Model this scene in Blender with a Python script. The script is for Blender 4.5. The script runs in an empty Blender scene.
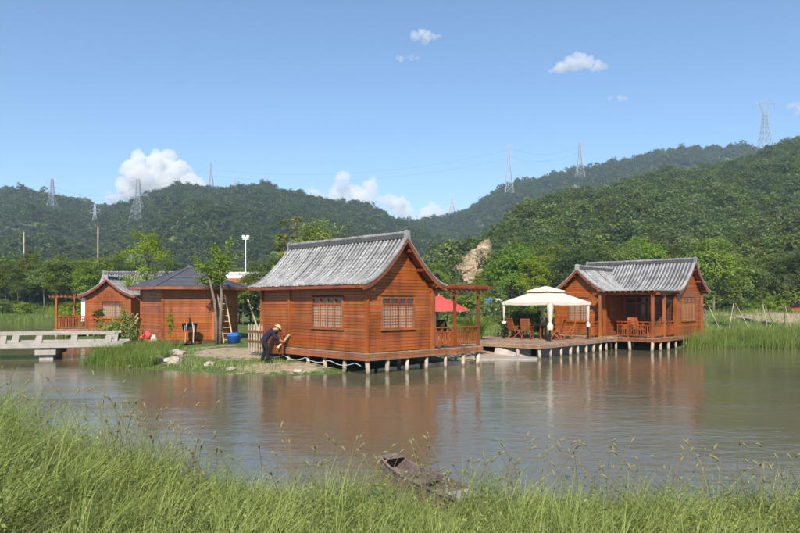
import bpy, bmesh, math, random
import numpy as np
from mathutils import Vector, Matrix, noise, Euler
R = math.radians
SC = bpy.context.scene
COL = SC.collection
random.seed(7); RNG = np.random.default_rng(7)

# ------------------------------------------------------------ camera, sky, sun, exposure
cd = bpy.data.cameras.new('camera'); cam = bpy.data.objects.new('camera', cd); COL.objects.link(cam)
cam.location = (0, 0, 2.5); cam.rotation_euler = (R(90), 0, 0)
cd.sensor_width = 36; cd.lens = 30.6; cd.shift_y = 0.0456; cd.clip_start = .1; cd.clip_end = 20000
SC.camera = cam
SUN_EL, SUN_AZ = R(38), R(185)          # azimuth clockwise from +Y: behind the camera, a little to the left
w = bpy.data.worlds.new('World'); SC.world = w; w.use_nodes = True
nt = w.node_tree; bg = nt.nodes['Background']
sky = nt.nodes.new('ShaderNodeTexSky'); sky.sky_type = 'NISHITA'; sky.sun_disc = False
sky.sun_elevation = SUN_EL; sky.sun_rotation = SUN_AZ
sky.air_density = 1.1; sky.dust_density = .0; sky.ozone_density = 5.5; sky.altitude = 0
nt.links.new(sky.outputs[0], bg.inputs[0]); bg.inputs[1].default_value = .11
sd = bpy.data.lights.new('sun', 'SUN'); sd.energy = 5.0; sd.angle = R(.53); sd.color = (1, .93, .82)
sun = bpy.data.objects.new('sun', sd); COL.objects.link(sun); sun.location = (-20, -60, 60)
sdir = Vector((math.sin(SUN_AZ)*math.cos(SUN_EL), math.cos(SUN_AZ)*math.cos(SUN_EL), math.sin(SUN_EL)))
sun.rotation_euler = (-sdir).to_track_quat('-Z', 'Y').to_euler()
vs = SC.view_settings
vs.view_transform = 'Standard'; vs.look = 'None'; vs.exposure = .5; vs.gamma = 1; vs.use_curve_mapping = False
cy = SC.cycles
cy.use_denoising = True
cy.max_bounces = 8; cy.diffuse_bounces = 3; cy.glossy_bounces = 3; cy.transmission_bounces = 4; cy.transparent_max_bounces = 8
cy.volume_bounces = 4; cy.sample_clamp_indirect = 6

# ------------------------------------------------------------ materials
def nodes(name):
    m = bpy.data.materials.new(name); m.use_nodes = True
    t = m.node_tree; return m, t, t.nodes, t.links, t.nodes['Principled BSDF']
def tex(t, kind, scale, detail=4, coord='Object', vec=(1, 1, 1), rough=.55):
    tc = t.nodes.new('ShaderNodeTexCoord'); mp = t.nodes.new('ShaderNodeMapping'); mp.inputs['Scale'].default_value = vec
    n = t.nodes.new('ShaderNodeTex' + kind); n.inputs['Scale'].default_value = scale
    if 'Detail' in n.inputs: n.inputs['Detail'].default_value = detail
    if 'Roughness' in n.inputs: n.inputs['Roughness'].default_value = rough
    if coord == 'World':
        g = t.nodes.new('ShaderNodeNewGeometry'); t.links.new(g.outputs['Position'], mp.inputs[0])
    else: t.links.new(tc.outputs[coord], mp.inputs[0])
    t.links.new(mp.outputs[0], n.inputs['Vector']); return n
def ramp(t, fac, stops):
    r = t.nodes.new('ShaderNodeValToRGB'); e = r.color_ramp.elements
    while len(e) > len(stops): e.remove(e[-1])
    while len(e) < len(stops): e.new(.5)
    for k, (p, c) in zip(e, stops): k.position = p; k.color = (*c, 1)
    t.links.new(fac, r.inputs[0]); return r
def math_(t, op, a, b):
    n = t.nodes.new('ShaderNodeMath'); n.operation = op
    for i, v in enumerate((a, b)):
        if isinstance(v, (int, float)): n.inputs[i].default_value = v
        else: t.links.new(v, n.inputs[i])
    return n.outputs[0]
def mixc(t, fac, a, b, mode='MIX'):
    n = t.nodes.new('ShaderNodeMix'); n.data_type = 'RGBA'; n.blend_type = mode
    for i, v in ((0, fac), (6, a), (7, b)):
        if isinstance(v, (int, float)): n.inputs[i].default_value = v
        elif isinstance(v, tuple): n.inputs[i].default_value = (*v, 1)
        else: t.links.new(v, n.inputs[i])
    return n.outputs[2]
def hsv_random(t, col, dv=.3, dh=.03, ds=.15):
    oi = t.nodes.new('ShaderNodeObjectInfo'); h = t.nodes.new('ShaderNodeHueSaturation')
    r = oi.outputs['Random']
    r2 = math_(t, 'FRACT', math_(t, 'MULTIPLY', r, 17.31), 0); r3 = math_(t, 'FRACT', math_(t, 'MULTIPLY', r, 41.7), 0)
    t.links.new(math_(t, 'MULTIPLY_ADD', r, dv), h.inputs['Value'])
    h.inputs['Value'].links[0].from_node.inputs[2].default_value = 1 - dv/2
    t.links.new(math_(t, 'MULTIPLY_ADD', r2, dh), h.inputs['Hue']); h.inputs['Hue'].links[0].from_node.inputs[2].default_value = .5 - dh/2
    t.links.new(math_(t, 'MULTIPLY_ADD', r3, ds), h.inputs['Saturation']); h.inputs['Saturation'].links[0].from_node.inputs[2].default_value = 1 - ds/2
    t.links.new(col, h.inputs['Color']); return h.outputs[0]
def bump(t, b, h, strength=.3, dist=.02):
    n = t.nodes.new('ShaderNodeBump'); n.inputs['Strength'].default_value = strength; n.inputs['Distance'].default_value = dist
    t.links.new(h, n.inputs['Height']); t.links.new(n.outputs[0], b.inputs['Normal'])
def wood(name, c0, c1, rough=.5, dv=.28, grain=(1.2, 1.2, 26), sp=.35, dirt=.35):
    m, t, N, L, b = nodes(name)
    g = tex(t, 'Noise', 3.0, 5, vec=grain); c = ramp(t, g.outputs[0], [(.3, c0), (.72, c1)]).outputs[0]
    d = tex(t, 'Noise', .9, 6, 'World'); f = ramp(t, d.outputs[0], [(.42, (1, 1, 1)), (.75, (1-dirt,)*3)]).outputs[0]
    s_ = tex(t, 'Noise', 1.0, 5, 'World', (3.2, 3.2, .55), .65); s_ = ramp(t, s_.outputs[0], [(.36, (.70, .70, .72)), (.56, (1.04, 1.04, 1.04))]).outputs[0]; c = mixc(t, 1.0, c, s_, 'MULTIPLY')
    c = mixc(t, 1.0, c, f, 'MULTIPLY'); c = hsv_random(t, c, dv, .012, .12)
    L.new(c, b.inputs['Base Color']); b.inputs['Roughness'].default_value = rough; b.inputs['Specular IOR Level'].default_value = sp
    bump(t, b, g.outputs[0], .18, .008); return m
def plain(name, c, rough=.7, var=.25, scale=6, sp=.3, metal=0, dv=.15):
    m, t, N, L, b = nodes(name)
    n = tex(t, 'Noise', scale, 6); k = tuple(x*(1-var) for x in c); k2 = tuple(min(1, x*(1+var*.6)) for x in c)
    col = ramp(t, n.outputs[0], [(.3, k), (.7, k2)]).outputs[0]; col = hsv_random(t, col, dv, .01, .1)
    L.new(col, b.inputs['Base Color']); b.inputs['Roughness'].default_value = rough; b.inputs['Specular IOR Level'].default_value = sp
    b.inputs['Metallic'].default_value = metal; bump(t, b, n.outputs[0], .25, .01); return m
def foliage(name, c0, c1, dv=.5, dh=.05, trans=.35, rough=.6):
    m, t, N, L, b = nodes(name)
    a = N.new('ShaderNodeAttribute'); a.attribute_name = 'tint'
    c = ramp(t, a.outputs['Fac'], [(0, c0), (1, c1)]).outputs[0]; c = hsv_random(t, c, dv, dh, .3)
    L.new(c, b.inputs['Base Color']); b.inputs['Roughness'].default_value = rough; b.inputs['Specular IOR Level'].default_value = .25
    tr = N.new('ShaderNodeBsdfTranslucent'); L.new(mixc(t, .35, c, (.35, .45, .05)), tr.inputs[0])
    mx = N.new('ShaderNodeMixShader'); mx.inputs[0].default_value = trans
    L.new(b.outputs[0], mx.inputs[1]); L.new(tr.outputs[0], mx.inputs[2]); L.new(mx.outputs[0], N['Material Output'].inputs[0]); return m

M = {}
M['plank'] = wood('varnished_plank', (.265, .066, .0145), (.385, .112, .026), .42, .26, dirt=.42)
M['trim'] = wood('dark_varnished_trim', (.17, .045, .016), (.28, .08, .027), .45, .2)
M['core'] = plain('wall_core', (.10, .035, .015), .8)
M['deck'] = wood('weathered_deck', (.27, .17, .105), (.42, .28, .18), .7, .35, (9, 1.5, 9))
M['fascia'] = wood('deck_fascia', (.24, .085, .035), (.38, .15, .065), .6, .25)
M['stilt'] = wood('pale_stilt_wood', (.36, .27, .19), (.55, .45, .35), .8, .4, (14, 14, 1.2))
t = M['stilt'].node_tree; b_ = t.nodes['Principled BSDF']; l_ = b_.inputs['Base Color'].links[0].from_socket
g_ = t.nodes.new('ShaderNodeNewGeometry'); sx_ = t.nodes.new('ShaderNodeSeparateXYZ'); t.links.new(g_.outputs['Position'], sx_.inputs[0])
wn_ = tex(t, 'Noise', 4, 3, 'World'); wet = ramp(t, math_(t, 'ADD', sx_.outputs[2], math_(t, 'MULTIPLY', wn_.outputs[0], .18)), [(.13, (.35, .36, .28)), (.24, (1, 1, 1))]).outputs[0]
t.links.new(mixc(t, 1.0, l_, wet, 'MULTIPLY'), b_.inputs['Base Color'])
M['red_wood'] = wood('red_brown_furniture_wood', (.25, .065, .025), (.40, .12, .04), .4, .2)
M['dark_wood'] = wood('dark_furniture_wood', (.05, .02, .012), (.10, .04, .02), .45, .2)
M['pale_wood'] = wood('raw_pale_wood', (.48, .33, .18), (.66, .50, .30), .7, .25)
M['old_wood'] = wood('grey_weathered_boat_wood', (.13, .095, .085), (.27, .205, .19), .85, .35, (3, 30, 3), .2)
M['bark'] = plain('bark', (.20, .15, .11), .9, .45, 9)
M['curtain_glass'] = None
def pane_mat(name, c, rough=.12):
    m, t, N, L, b = nodes(name)
    n = tex(t, 'Wave', 9, 2, vec=(1, 1, 0)); n.inputs['Distortion'].default_value = 2.5
    col = ramp(t, n.outputs[0], [(0, tuple(x*.6 for x in c)), (1, c)]).outputs[0]; col = hsv_random(t, col, .3, 0, .1)
    L.new(col, b.inputs['Base Color']); b.inputs['Roughness'].default_value = .6
    b.inputs['Coat Weight'].default_value = 1; b.inputs['Coat Roughness'].default_value = rough; return m
M['curtain_glass'] = pane_mat('curtained_glass', (.36, .31, .24))
M['dark_glass'] = pane_mat('dark_glass', (.025, .022, .02), .05)
M['white_cloth'] = plain('white_canvas', (.60, .53, .45), .9, .08, 3)
M['white_paint'] = plain('white_paint', (.78, .78, .76), .5, .06)
M['black_metal'] = plain('black_metal', (.02, .018, .018), .4, .2)
M['steel'] = plain('galvanised_steel', (.34, .36, .38), .5, .2, 3, .5, .3)
M['concrete'] = plain('pale_concrete', (.36, .33, .29), .85, .22, 3)
M['rock'] = plain('pale_rock', (.42, .36, .29), .9, .35, 4)
M['red'] = plain('red_canvas', (.62, .07, .06), .8, .15)
M['blue'] = plain('blue_plastic', (.03, .12, .50), .45, .15)
M['navy'] = plain('navy_cloth', (.018, .022, .035), .9, .3, 20)
M['black_cloth'] = plain('black_cloth', (.012, .012, .014), .9, .3, 20)
M['skin'] = plain('skin', (.42, .22, .14), .6, .1)
M['straw'] = plain('straw', (.62, .45, .22), .8, .25, 30)
M['plaster'] = plain('pale_plaster', (.62, .60, .56), .85, .15)
M['brick_red'] = plain('red_brick', (.38, .12, .08), .85, .3)
M['rubber'] = plain('rubber', (.015, .015, .015), .8, .2)
M['white_hose'] = plain('white_hose', (.5, .52, .54), .5, .1)
def tile_mat(name, c0, c1, dv=.3):
    m, t, N, L, b = nodes(name)
    n = tex(t, 'Noise', 1.6, 8, 'World', rough=.7); n2 = tex(t, 'Noise', 22, 3, 'World')
    c = ramp(t, n.outputs[0], [(.3, c0), (.68, c1)]).outputs[0]
    f = ramp(t, n2.outputs[0], [(.35, (.72, .72, .72)), (.6, (1, 1, 1))]).outputs[0]
    c = mixc(t, 1, c, f, 'MULTIPLY'); c = hsv_random(t, c, dv, .02, .3)
    L.new(c, b.inputs['Base Color']); b.inputs['Roughness'].default_value = .75; bump(t, b, n2.outputs[0], .3, .01); return m
M['tile'] = tile_mat('grey_clay_tile', (.14, .142, .145), (.42, .415, .41))
M['tile_dark_shaded'] = tile_mat('dark_shaded_clay_tile', (.055, .055, .06), (.11, .11, .115))  # same tile darkened: shade between the cover rows put into the colour
M['shingle'] = tile_mat('dark_asphalt_shingle', (.055, .055, .07), (.105, .105, .125), .45)
M['leaf_bright'] = foliage('bright_leaf', (.11, .185, .02), (.30, .40, .05), .3, .05, .45)
M['leaf_mid'] = foliage('mid_leaf', (.07, .115, .02), (.215, .275, .055), .45, .05, .45)
M['leaf_dark'] = foliage('dark_leaf', (.028, .055, .017), (.09, .135, .034), .45, .05, .4)
M['leaf_hill'] = foliage('hill_leaf', (.034, .054, .018), (.105, .135, .036), .9, .05, .25)
M['leaf_hill_near'] = foliage('near_hill_leaf', (.046, .078, .019), (.165, .215, .048), .9, .06, .28)
M['leaf_yellow'] = foliage('yellow_leaf', (.13, .15, .02), (.34, .33, .04), .3)
M['grass'] = foliage('grass_blade', (.042, .086, .012), (.33, .39, .085), .1, .01, .3)
M['grass_dry'] = foliage('dry_grass', (.26, .20, .09), (.45, .37, .19), .1, .01, .3)
M['reed'] = foliage('reed_blade', (.085, .15, .025), (.28, .34, .07), .1, .01, .45)
M['seed'] = foliage('seed_head', (.30, .26, .13), (.52, .46, .26), .2, .02, .4)

# ------------------------------------------------------------ helpers
def link(o, parent=None):
    COL.objects.link(o)
    if parent is not None: o.parent = parent
    return o
def thing(name, label, cat, loc=(0, 0, 0), rz=0, group=None):
    o = bpy.data.objects.new(name, None); COL.objects.link(o); o.empty_display_size = .3
    o.location = loc; o.rotation_euler = (0, 0, rz); tag(o, label, cat, group); return o
def tag(o, label=None, cat=None, group=None, kind=None):
    for k, v in (('label', label), ('category', cat), ('group', group), ('kind', kind)):
        if v: o[k] = v
    return o
class MB:
    def __init__(s): s.v = []; s.f = []
    def add(s, vs, fs):
        n = len(s.v); s.v += [tuple(v) for v in vs]; s.f += [tuple(i+n for i in f) for f in fs]; return s
    def box(s, x0, x1, y0, y1, z0, z1):
        return s.add([(x0, y0, z0), (x1, y0, z0), (x1, y1, z0), (x0, y1, z0), (x0, y0, z1), (x1, y0, z1), (x1, y1, z1), (x0, y1, z1)],
            [(0, 3, 2, 1), (4, 5, 6, 7), (0, 1, 5, 4), (1, 2, 6, 5), (2, 3, 7, 6), (3, 0, 4, 7)])
    def bar(s, p, q, wd, h=None, up=(0, 0, 1)):
        p, q = Vector(p), Vector(q); h = h or wd; d = (q-p).normalized(); u = Vector(up)
        if abs(d.dot(u)) > .98: u = Vector((1, 0, 0))
        a = d.cross(u).normalized()*wd/2; b = a.cross(d).normalized()*h/2
        return s.add([p-a-b, p+a-b, p+a+b, p-a+b, q-a-b, q+a-b, q+a+b, q-a+b],
            [(0, 1, 2, 3), (7, 6, 5, 4), (1, 0, 4, 5), (2, 1, 5, 6), (3, 2, 6, 7), (0, 3, 7, 4)])
    def tube(s, pts, rs, n=8, caps=True):
        pts = [Vector(p) for p in pts]; 
        if isinstance(rs, (int, float)): rs = [rs]*len(pts)
        base = len(s.v); ref = Vector((.31, .2, .93))
        for i, p in enumerate(pts):
            d = (pts[min(i+1, len(pts)-1)] - pts[max(i-1, 0)]).normalized()
            if abs(d.dot(ref)) > .97: ref = Vector((1, 0, .1)).normalized()
            a = d.cross(ref).normalized(); b = d.cross(a)
            for k in range(n):
                t = 2*math.pi*k/n; s.v.append(tuple(p + (a*math.cos(t)+b*math.sin(t))*rs[i]))
        for i in range(len(pts)-1):
            for k in range(n):
                a0 = base+i*n+k; a1 = base+i*n+(k+1) % n; s.f.append((a0, a1, a1+n, a0+n))
        if caps:
            s.f.append(tuple(base+k for k in range(n))[::-1]); s.f.append(tuple(base+(len(pts)-1)*n+k for k in range(n)))
        return s
    def lathe(s, prof, n=16, c=(0, 0, 0)):
        base = len(s.v)
        for (r, z) in prof:
            for k in range(n):
                t = 2*math.pi*k/n; s.v.append((c[0]+r*math.cos(t), c[1]+r*math.sin(t), c[2]+z))
        for i in range(len(prof)-1):
            for k in range(n):
                a0 = base+i*n+k; a1 = base+i*n+(k+1) % n; s.f.append((a0, a1, a1+n, a0+n))
        s.f.append(tuple(base+k for k in range(n))[::-1]); s.f.append(tuple(base+(len(prof)-1)*n+k for k in range(n))); return s
    def prism(s, poly, ext):
        n = len(poly); e = Vector(ext); 
        return s.add([Vector(p) for p in poly]+[Vector(p)+e for p in poly],
            [tuple(range(n))[::-1], tuple(range(n, 2*n))]+[(i, (i+1) % n, (i+1) % n+n, i+n) for i in range(n)])
    def mesh(s, name, mat, smooth=False):
        me = bpy.data.meshes.new(name); me.from_pydata(s.v, [], s.f); me.validate()
        b = bmesh.new(); b.from_mesh(me); bmesh.ops.recalc_face_normals(b, faces=b.faces); b.to_mesh(me); b.free()
        if mat: me.materials.append(M[mat] if isinstance(mat, str) else mat)
        if smooth: me.polygons.foreach_set('use_smooth', [True]*len(me.polygons))
        return me
    def build(s, name, mat, parent=None, smooth=False, loc=None, rz=None):
        o = bpy.data.objects.new(name, s.mesh(name, mat, smooth)); link(o, parent)
        if loc: o.location = loc
        if rz: o.rotation_euler = (0, 0, rz)
        return o
def inst(name, me, parent=None, loc=(0, 0, 0), rot=(0, 0, 0), sc=None):
    o = bpy.data.objects.new(name, me); link(o, parent); o.location = loc; o.rotation_euler = rot
    if sc: o.scale = sc if isinstance(sc, tuple) else (sc,)*3
    return o
def copy_tree(o, parent=None):
    c = o.copy(); COL.objects.link(c); c.parent = parent
    for ch in o.children: copy_tree(ch, c)
    return c
def np_mesh(name, V, quads=None, tris=None, mat=None, tint=None, smooth=False):
    me = bpy.data.meshes.new(name); me.vertices.add(len(V)); me.vertices.foreach_set('co', np.ascontiguousarray(V, np.float32).ravel())
    parts, tot = [], []
    if quads is not None and len(quads): parts.append(np.asarray(quads).ravel()); tot.append(np.full(len(quads), 4))
    if tris is not None and len(tris): parts.append(np.asarray(tris).ravel()); tot.append(np.full(len(tris), 3))
    loops = np.concatenate(parts).astype(np.int32); tot = np.concatenate(tot).astype(np.int32)
    me.loops.add(len(loops)); me.loops.foreach_set('vertex_index', loops)
    me.polygons.add(len(tot)); start = np.concatenate([[0], np.cumsum(tot)[:-1]]).astype(np.int32)
    me.polygons.foreach_set('loop_start', start); me.polygons.foreach_set('loop_total', tot)
    if smooth: me.polygons.foreach_set('use_smooth', np.ones(len(tot), bool))
    me.update(calc_edges=True)
    if tint is not None:
        a = me.attributes.new('tint', 'FLOAT', 'POINT'); a.data.foreach_set('value', np.ascontiguousarray(tint, np.float32))
    if mat: me.materials.append(M[mat])
    return me
def blades(P, H, W, lean, rng, nseg=3, az=None, droop=1.0):
    """curved grass blades as one vertex / face set"""
    n = len(P); az = rng.uniform(0, 2*np.pi, n) if az is None else az
    d = np.stack([np.cos(az), np.sin(az), np.zeros(n)], 1); sidev = np.stack([-np.sin(az+.6), np.cos(az+.6), np.zeros(n)], 1)
    lv = []; tints = rng.uniform(0, 1, n)
    for i in range(nseg+1):
        f = i/nseg; c = P + d*(H*lean*f**2)[:, None]; c[:, 2] += H*(f - droop*.35*lean*f**3)
        wd = W*(1-f)**.7*.5 if i < nseg else W*.04
        wd = np.broadcast_to(wd, (n,))
        lv.append(c - sidev*wd[:, None]); lv.append(c + sidev*wd[:, None])
    V = np.stack(lv, 1).reshape(-1, 3); k = 2*(nseg+1); b = np.arange(n)[:, None]*k
    Q = np.concatenate([b + np.array([[2*i, 2*i+1, 2*i+3, 2*i+2]]) for i in range(nseg)], 0)
    return V, Q, np.repeat(tints, k)
def leaves(C, size, rng, up=.35, cen=None):
    """folded leaf quads at the points C"""
    n = len(C); nrm = rng.normal(size=(n, 3)); nrm[:, 2] = np.abs(nrm[:, 2]) + up
    if cen is not None: q = C-np.asarray(cen); nrm = nrm*.75 + 1.1*q/(np.linalg.norm(q, axis=1)[:, None]+1e-6)
    nrm /= np.linalg.norm(nrm, axis=1)[:, None]
    a = np.cross(nrm, rng.normal(size=(n, 3))); a /= np.linalg.norm(a, axis=1)[:, None]+1e-9; b = np.cross(nrm, a)
    s = (size*rng.uniform(.6, 1.3, n))[:, None]
    V = np.stack([C - a*s, C - b*s*.45 + nrm*s*.12, C + a*s, C + b*s*.45 + nrm*s*.12], 1).reshape(-1, 3)
    Q = np.arange(4*n).reshape(-1, 4); t = np.repeat(np.clip(rng.normal(.5, .22, n), 0, 1), 4); return V, Q, t

# ------------------------------------------------------------ the land: shores, meadow, hills
SHORE = np.array([(-260, 97), (-80, 92), (-45, 88), (-34, 74), (-29.5, 60), (-26, 52.5), (-23.5, 48.2), (-19, 46.2), (-16, 42.5), (-14.6, 38), (-13.4, 33.5), (-13.3, 30),
    (-12.7, 27.4), (-10.8, 26.3), (-8.8, 25.2), (-7.1, 24.5), (-5.2, 23.8), (-3.4, 23.4), (-2.2, 23.9), (-1.5, 25), (.2, 27.2), (2.2, 29.2), (3.4, 29.7),
    (5.5, 30.0), (6.2, 31.3), (8.0, 34.0), (10.4, 37.3), (12.4, 39.6), (14.6, 38.4), (15.6, 36.4), (18.2, 37), (21.5, 36.6), (30, 36), (60, 30), (260, 10)])
POLY = np.vstack([SHORE, [(900, 10), (2600, 2600), (-2600, 2600), (-900, 97)]])
def shore_dist(X, Y):
    """signed distance inland from the far shore"""
    P = np.stack([X, Y], -1); d = np.full(X.shape, 1e9); ins = np.zeros(X.shape, bool)
    for i in range(len(POLY)):
        a, b = POLY[i], POLY[(i+1) % len(POLY)]; ab = b-a
        if i < len(SHORE)-1:
            t = np.clip(((P-a)@ab)/(ab@ab), 0, 1); d = np.minimum(d, np.linalg.norm(P-a-t[..., None]*ab, axis=-1))
        c = (a[1] > Y) != (b[1] > Y)
        with np.errstate(divide='ignore', invalid='ignore'): ins ^= c & (X < (b[0]-a[0])*(Y-a[1])/(b[1]-a[1]+1e-12)+a[0])
    return np.where(ins, d, -d)
def fbm(x, y, s, o=4): return noise.fractal(Vector((x/s, y/s, 3.7)), 1.0, 2.0, o)
vfbm = np.vectorize(fbm, excluded=['s', 'o'])
def hill(rows):
    a = np.array(rows, float); r = (a[:, 0]-400)/680
    return r, a[:, 1], a[:, 2], a[:, 3]
# skylines of the three hills: bearing (as image column), skyline row, distance of the ridge, distance of the foot
HL = hill([(-500, 215, 650, 230), (-200, 195, 650, 230), (-60, 196, 650, 230), (0, 190, 650, 230), (25, 188, 650, 230), (45, 193, 650, 230), (80, 201, 650, 230), (110, 206, 650, 230), (130, 203, 650, 230), (150, 193, 650, 230),
    (180, 184, 650, 230), (205, 187, 650, 230), (235, 187, 650, 230), (265, 185, 650, 230), (290, 191, 650, 230), (330, 201, 650, 230), (360, 206, 650, 230), (390, 219, 650, 230), (408, 224, 650, 230), (450, 240, 650, 240), (520, 280, 650, 260), (600, 303, 650, 300)])
HR = hill([(300, 303, 850, 400), (340, 250, 850, 400), (380, 228, 850, 400), (408, 222, 850, 400), (440, 218, 850, 400), (470, 208, 850, 400), (500, 189, 850, 400), (530, 179, 850, 400), (560, 173, 850, 400), (580, 169, 850, 400), (610, 163, 850, 400),
    (640, 156, 850, 400), (670, 150, 850, 400), (700, 148, 850, 400), (740, 146, 850, 400), (760, 149, 850, 400), (800, 156, 850, 400), (1000, 160, 850, 400), (1300, 190, 850, 400)])
HN = hill([(425, 300, 130, 110), (450, 272, 150, 112), (480, 250, 172, 114), (500, 236, 187, 114), (520, 224, 205, 114), (560, 206, 242, 114), (600, 195, 275, 114), (640, 184, 305, 114), (690, 173, 335, 112), (730, 166, 355, 110),
    (760, 158, 372, 108), (780, 150, 382, 106), (800, 138, 392, 104), (900, 112, 420, 100), (1300, 105, 430, 100)])
def ground_z(X, Y, sd=None):
    X, Y = np.asarray(X, float), np.asarray(Y, float)
    sd = shore_dist(X, Y) if sd is None else sd
    z = np.where(sd < 0, np.maximum(.3*sd, -.9), np.where(sd < 5, .088*sd, .44+.016*np.minimum(sd-5, 60)))
    nz = vfbm(X, Y, 2.5)*.05*np.clip(sd, 0, 1); z = z+nz
    z = z + 1.0*np.exp(-((Y-59)/5.5)**2)*np.clip((X-19)/7, 0, 1)*np.clip((70-X)/10, 0, 1) + 1.5*np.clip((sd-1)/14, 0, 1)*np.clip((-X-30)/12, 0, 1)*np.clip((Y-60)/20, 0, 1)
    r = X/np.maximum(Y, 1)
    big = vfbm(X, Y, 110, 5); mid = vfbm(X, Y, 38, 4)
    for (hr, hy, hd, hf), th, k in ((HL, 3.8, .16), (HR, 3.5, .16), (HN, 3.2, .13)):
        D = np.interp(r, hr, hd); F = np.interp(r, hr, hf); H = np.maximum(2.5+(303-np.interp(r, hr, hy))*D/680 - th, 0)
        q = (Y-F)/(D-F); up = np.clip(q, 0, 1)**1.15; fade = np.clip(np.minimum(q*3, (1-q)*2.2), 0, 1)
        h = H*np.where(q <= 1, up, np.maximum(1-(q-1)*.9, 0)) + fade*H*(k*big+.06*mid)
        z = np.where(q > 0, np.maximum(z, h+.0), z)
    return z
def gz(x, y): return float(ground_z(np.array([x]), np.array([y]))[0])

ncol, nrow = 300, 230
rr = np.linspace(-1.05, 1.05, ncol); yy = 19.0*(1300/19.0)**(np.linspace(0, 1, nrow))
RR, YY = np.meshgrid(rr, yy); XX = RR*YY
ZZ = ground_z(XX, YY)
idx = np.arange(nrow*ncol).reshape(nrow, ncol)
Q = np.stack([idx[:-1, :-1], idx[:-1, 1:], idx[1:, 1:], idx[1:, :-1]], -1).reshape(-1, 4)
m, t, N, L, b = nodes('meadow_and_soil')
n1 = tex(t, 'Noise', .22, 6, 'World'); n2 = tex(t, 'Noise', 3.5, 6, 'World', rough=.7); n3 = tex(t, 'Noise', 14, 3, 'World')
grass = ramp(t, n2.outputs[0], [(.3, (.05, .085, .022)), (.55, (.10, .14, .04)), (.75, (.19, .19, .08))]).outputs[0]
soil = ramp(t, n2.outputs[0], [(.3, (.24, .185, .12)), (.7, (.44, .35, .24))]).outputs[0]
at_ = N.new('ShaderNodeAttribute'); at_.attribute_name = 'tint'
fac = math_(t, 'ADD', math_(t, 'MULTIPLY', math_(t, 'SUBTRACT', n1.outputs[0], .5), 1.2), at_.outputs['Fac'])
fac = math_(t, 'ADD', fac, math_(t, 'MULTIPLY', math_(t, 'SUBTRACT', n2.outputs[0], .5), 1.4))
fr = ramp(t, fac, [(.42, (0, 0, 0)), (.6, (1, 1, 1))]).outputs[0]
L.new(mixc(t, fr, grass, soil), b.inputs['Base Color']); b.inputs['Roughness'].default_value = .95; b.inputs['Specular IOR Level'].default_value = .1
bump(t, b, n3.outputs[0], .6, .05); M['land'] = m
# bare soil share: worn path and yard between the sheds, the bare strip by the road on the right
soilv = .22+0*XX
def blot(cx, cy, rx, ry, v):
    global soilv
    soilv = np.maximum(soilv, v*np.exp(-((XX-cx)/rx)**2-((YY-cy)/ry)**2))
blot(-6.2, 29.5, 3.2, 2.6, .95); blot(-4.2, 25.2, 2.2, 1.6, .85); blot(-9, 33, 3, 1.6, .7); blot(4.2, 31.5, 3.5, 2.2, .9); blot(3, 35, 5, 3, .7); blot(40, 55, 14, 4, .95); blot(24, 57, 8, 3, .55)
land = bpy.data.objects.new('ground', np_mesh('ground', np.stack([XX, YY, ZZ], -1).reshape(-1, 3), Q, None, 'land', soilv.ravel(), True)); link(land)
tag(land, 'grassy far shore with bare soil rising to wooded hills', kind='structure')

# near bank (the camera stands on it)
def near_shore(X): return np.interp(X, [-40, -8, -6, -4.5, -3, -2, -1, 1.5, 4, 8, 40], [14, 11.6, 10.6, 9.5, 8.8, 8.3, 8.1, 7.9, 7.8, 8.0, 9])
def near_z(X, Y):
    d = near_shore(X)-Y; top = np.interp(X, [-8, -5, -3.5, -2, 0, 6], [1.15, 1.0, .82, .58, .46, .46])
    z = np.where(d < 0, .35*d, top*(1-np.exp(-d/1.7)) + .09*np.clip(d-2, 0, 5)); return np.maximum(z, -.9)
gx = np.linspace(-40, 40, 260); gx = np.sign(gx)*(np.abs(gx)/40)**1.6*40; gy = np.linspace(-8, 16, 110)
GX, GY = np.meshgrid(gx, gy); GZ = near_z(GX, GY) + vfbm(GX, GY, .8)*.04
idx = np.arange(GX.size).reshape(GX.shape); Q = np.stack([idx[:-1, :-1], idx[:-1, 1:], idx[1:, 1:], idx[1:, :-1]], -1).reshape(-1, 4)
nb = bpy.data.objects.new('near_bank', np_mesh('near_bank', np.stack([GX, GY, GZ], -1).reshape(-1, 3), Q, None, 'land', np.full(GX.size, .15), True)); link(nb)
tag(nb, 'overgrown near bank of the pond', kind='structure')

# water
m, t, N, L, b = nodes('pond_water')
a1 = tex(t, 'Noise', 1.0, 3, 'World', (2.2, 3.4, 1)); a2 = tex(t, 'Noise', 1.0, 2, 'World', (.35, .6, 1)); a3 = tex(t, 'Noise', 1.0, 4, 'World', (6, 10, 1))
calm = ramp(t, tex(t, 'Noise', 1.0, 3, 'World', (.05, .13, 1)).outputs[0], [(.38, (.45, .45, .45)), (.62, (1.25, 1.25, 1.25))]).outputs[0]
hgt = math_(t, 'ADD', math_(t, 'MULTIPLY', a1.outputs[0], .5), math_(t, 'ADD', math_(t, 'MULTIPLY', a2.outputs[0], .9), math_(t, 'MULTIPLY', a3.outputs[0], .22)))
n = N.new('ShaderNodeBump'); n.inputs['Strength'].default_value = .2; n.inputs['Distance'].default_value = .12
L.new(math_(t, 'MULTIPLY', hgt, calm), n.inputs['Height']); L.new(n.outputs[0], b.inputs['Normal'])
mud = tex(t, 'Noise', .06, 3, 'World'); L.new(ramp(t, mud.outputs[0], [(.3, (.115, .098, .058)), (.7, (.145, .122, .072))]).outputs[0], b.inputs['Base Color'])
b.inputs['Roughness'].default_value = .05; b.inputs['IOR'].default_value = 1.33; M['water'] = m
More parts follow.
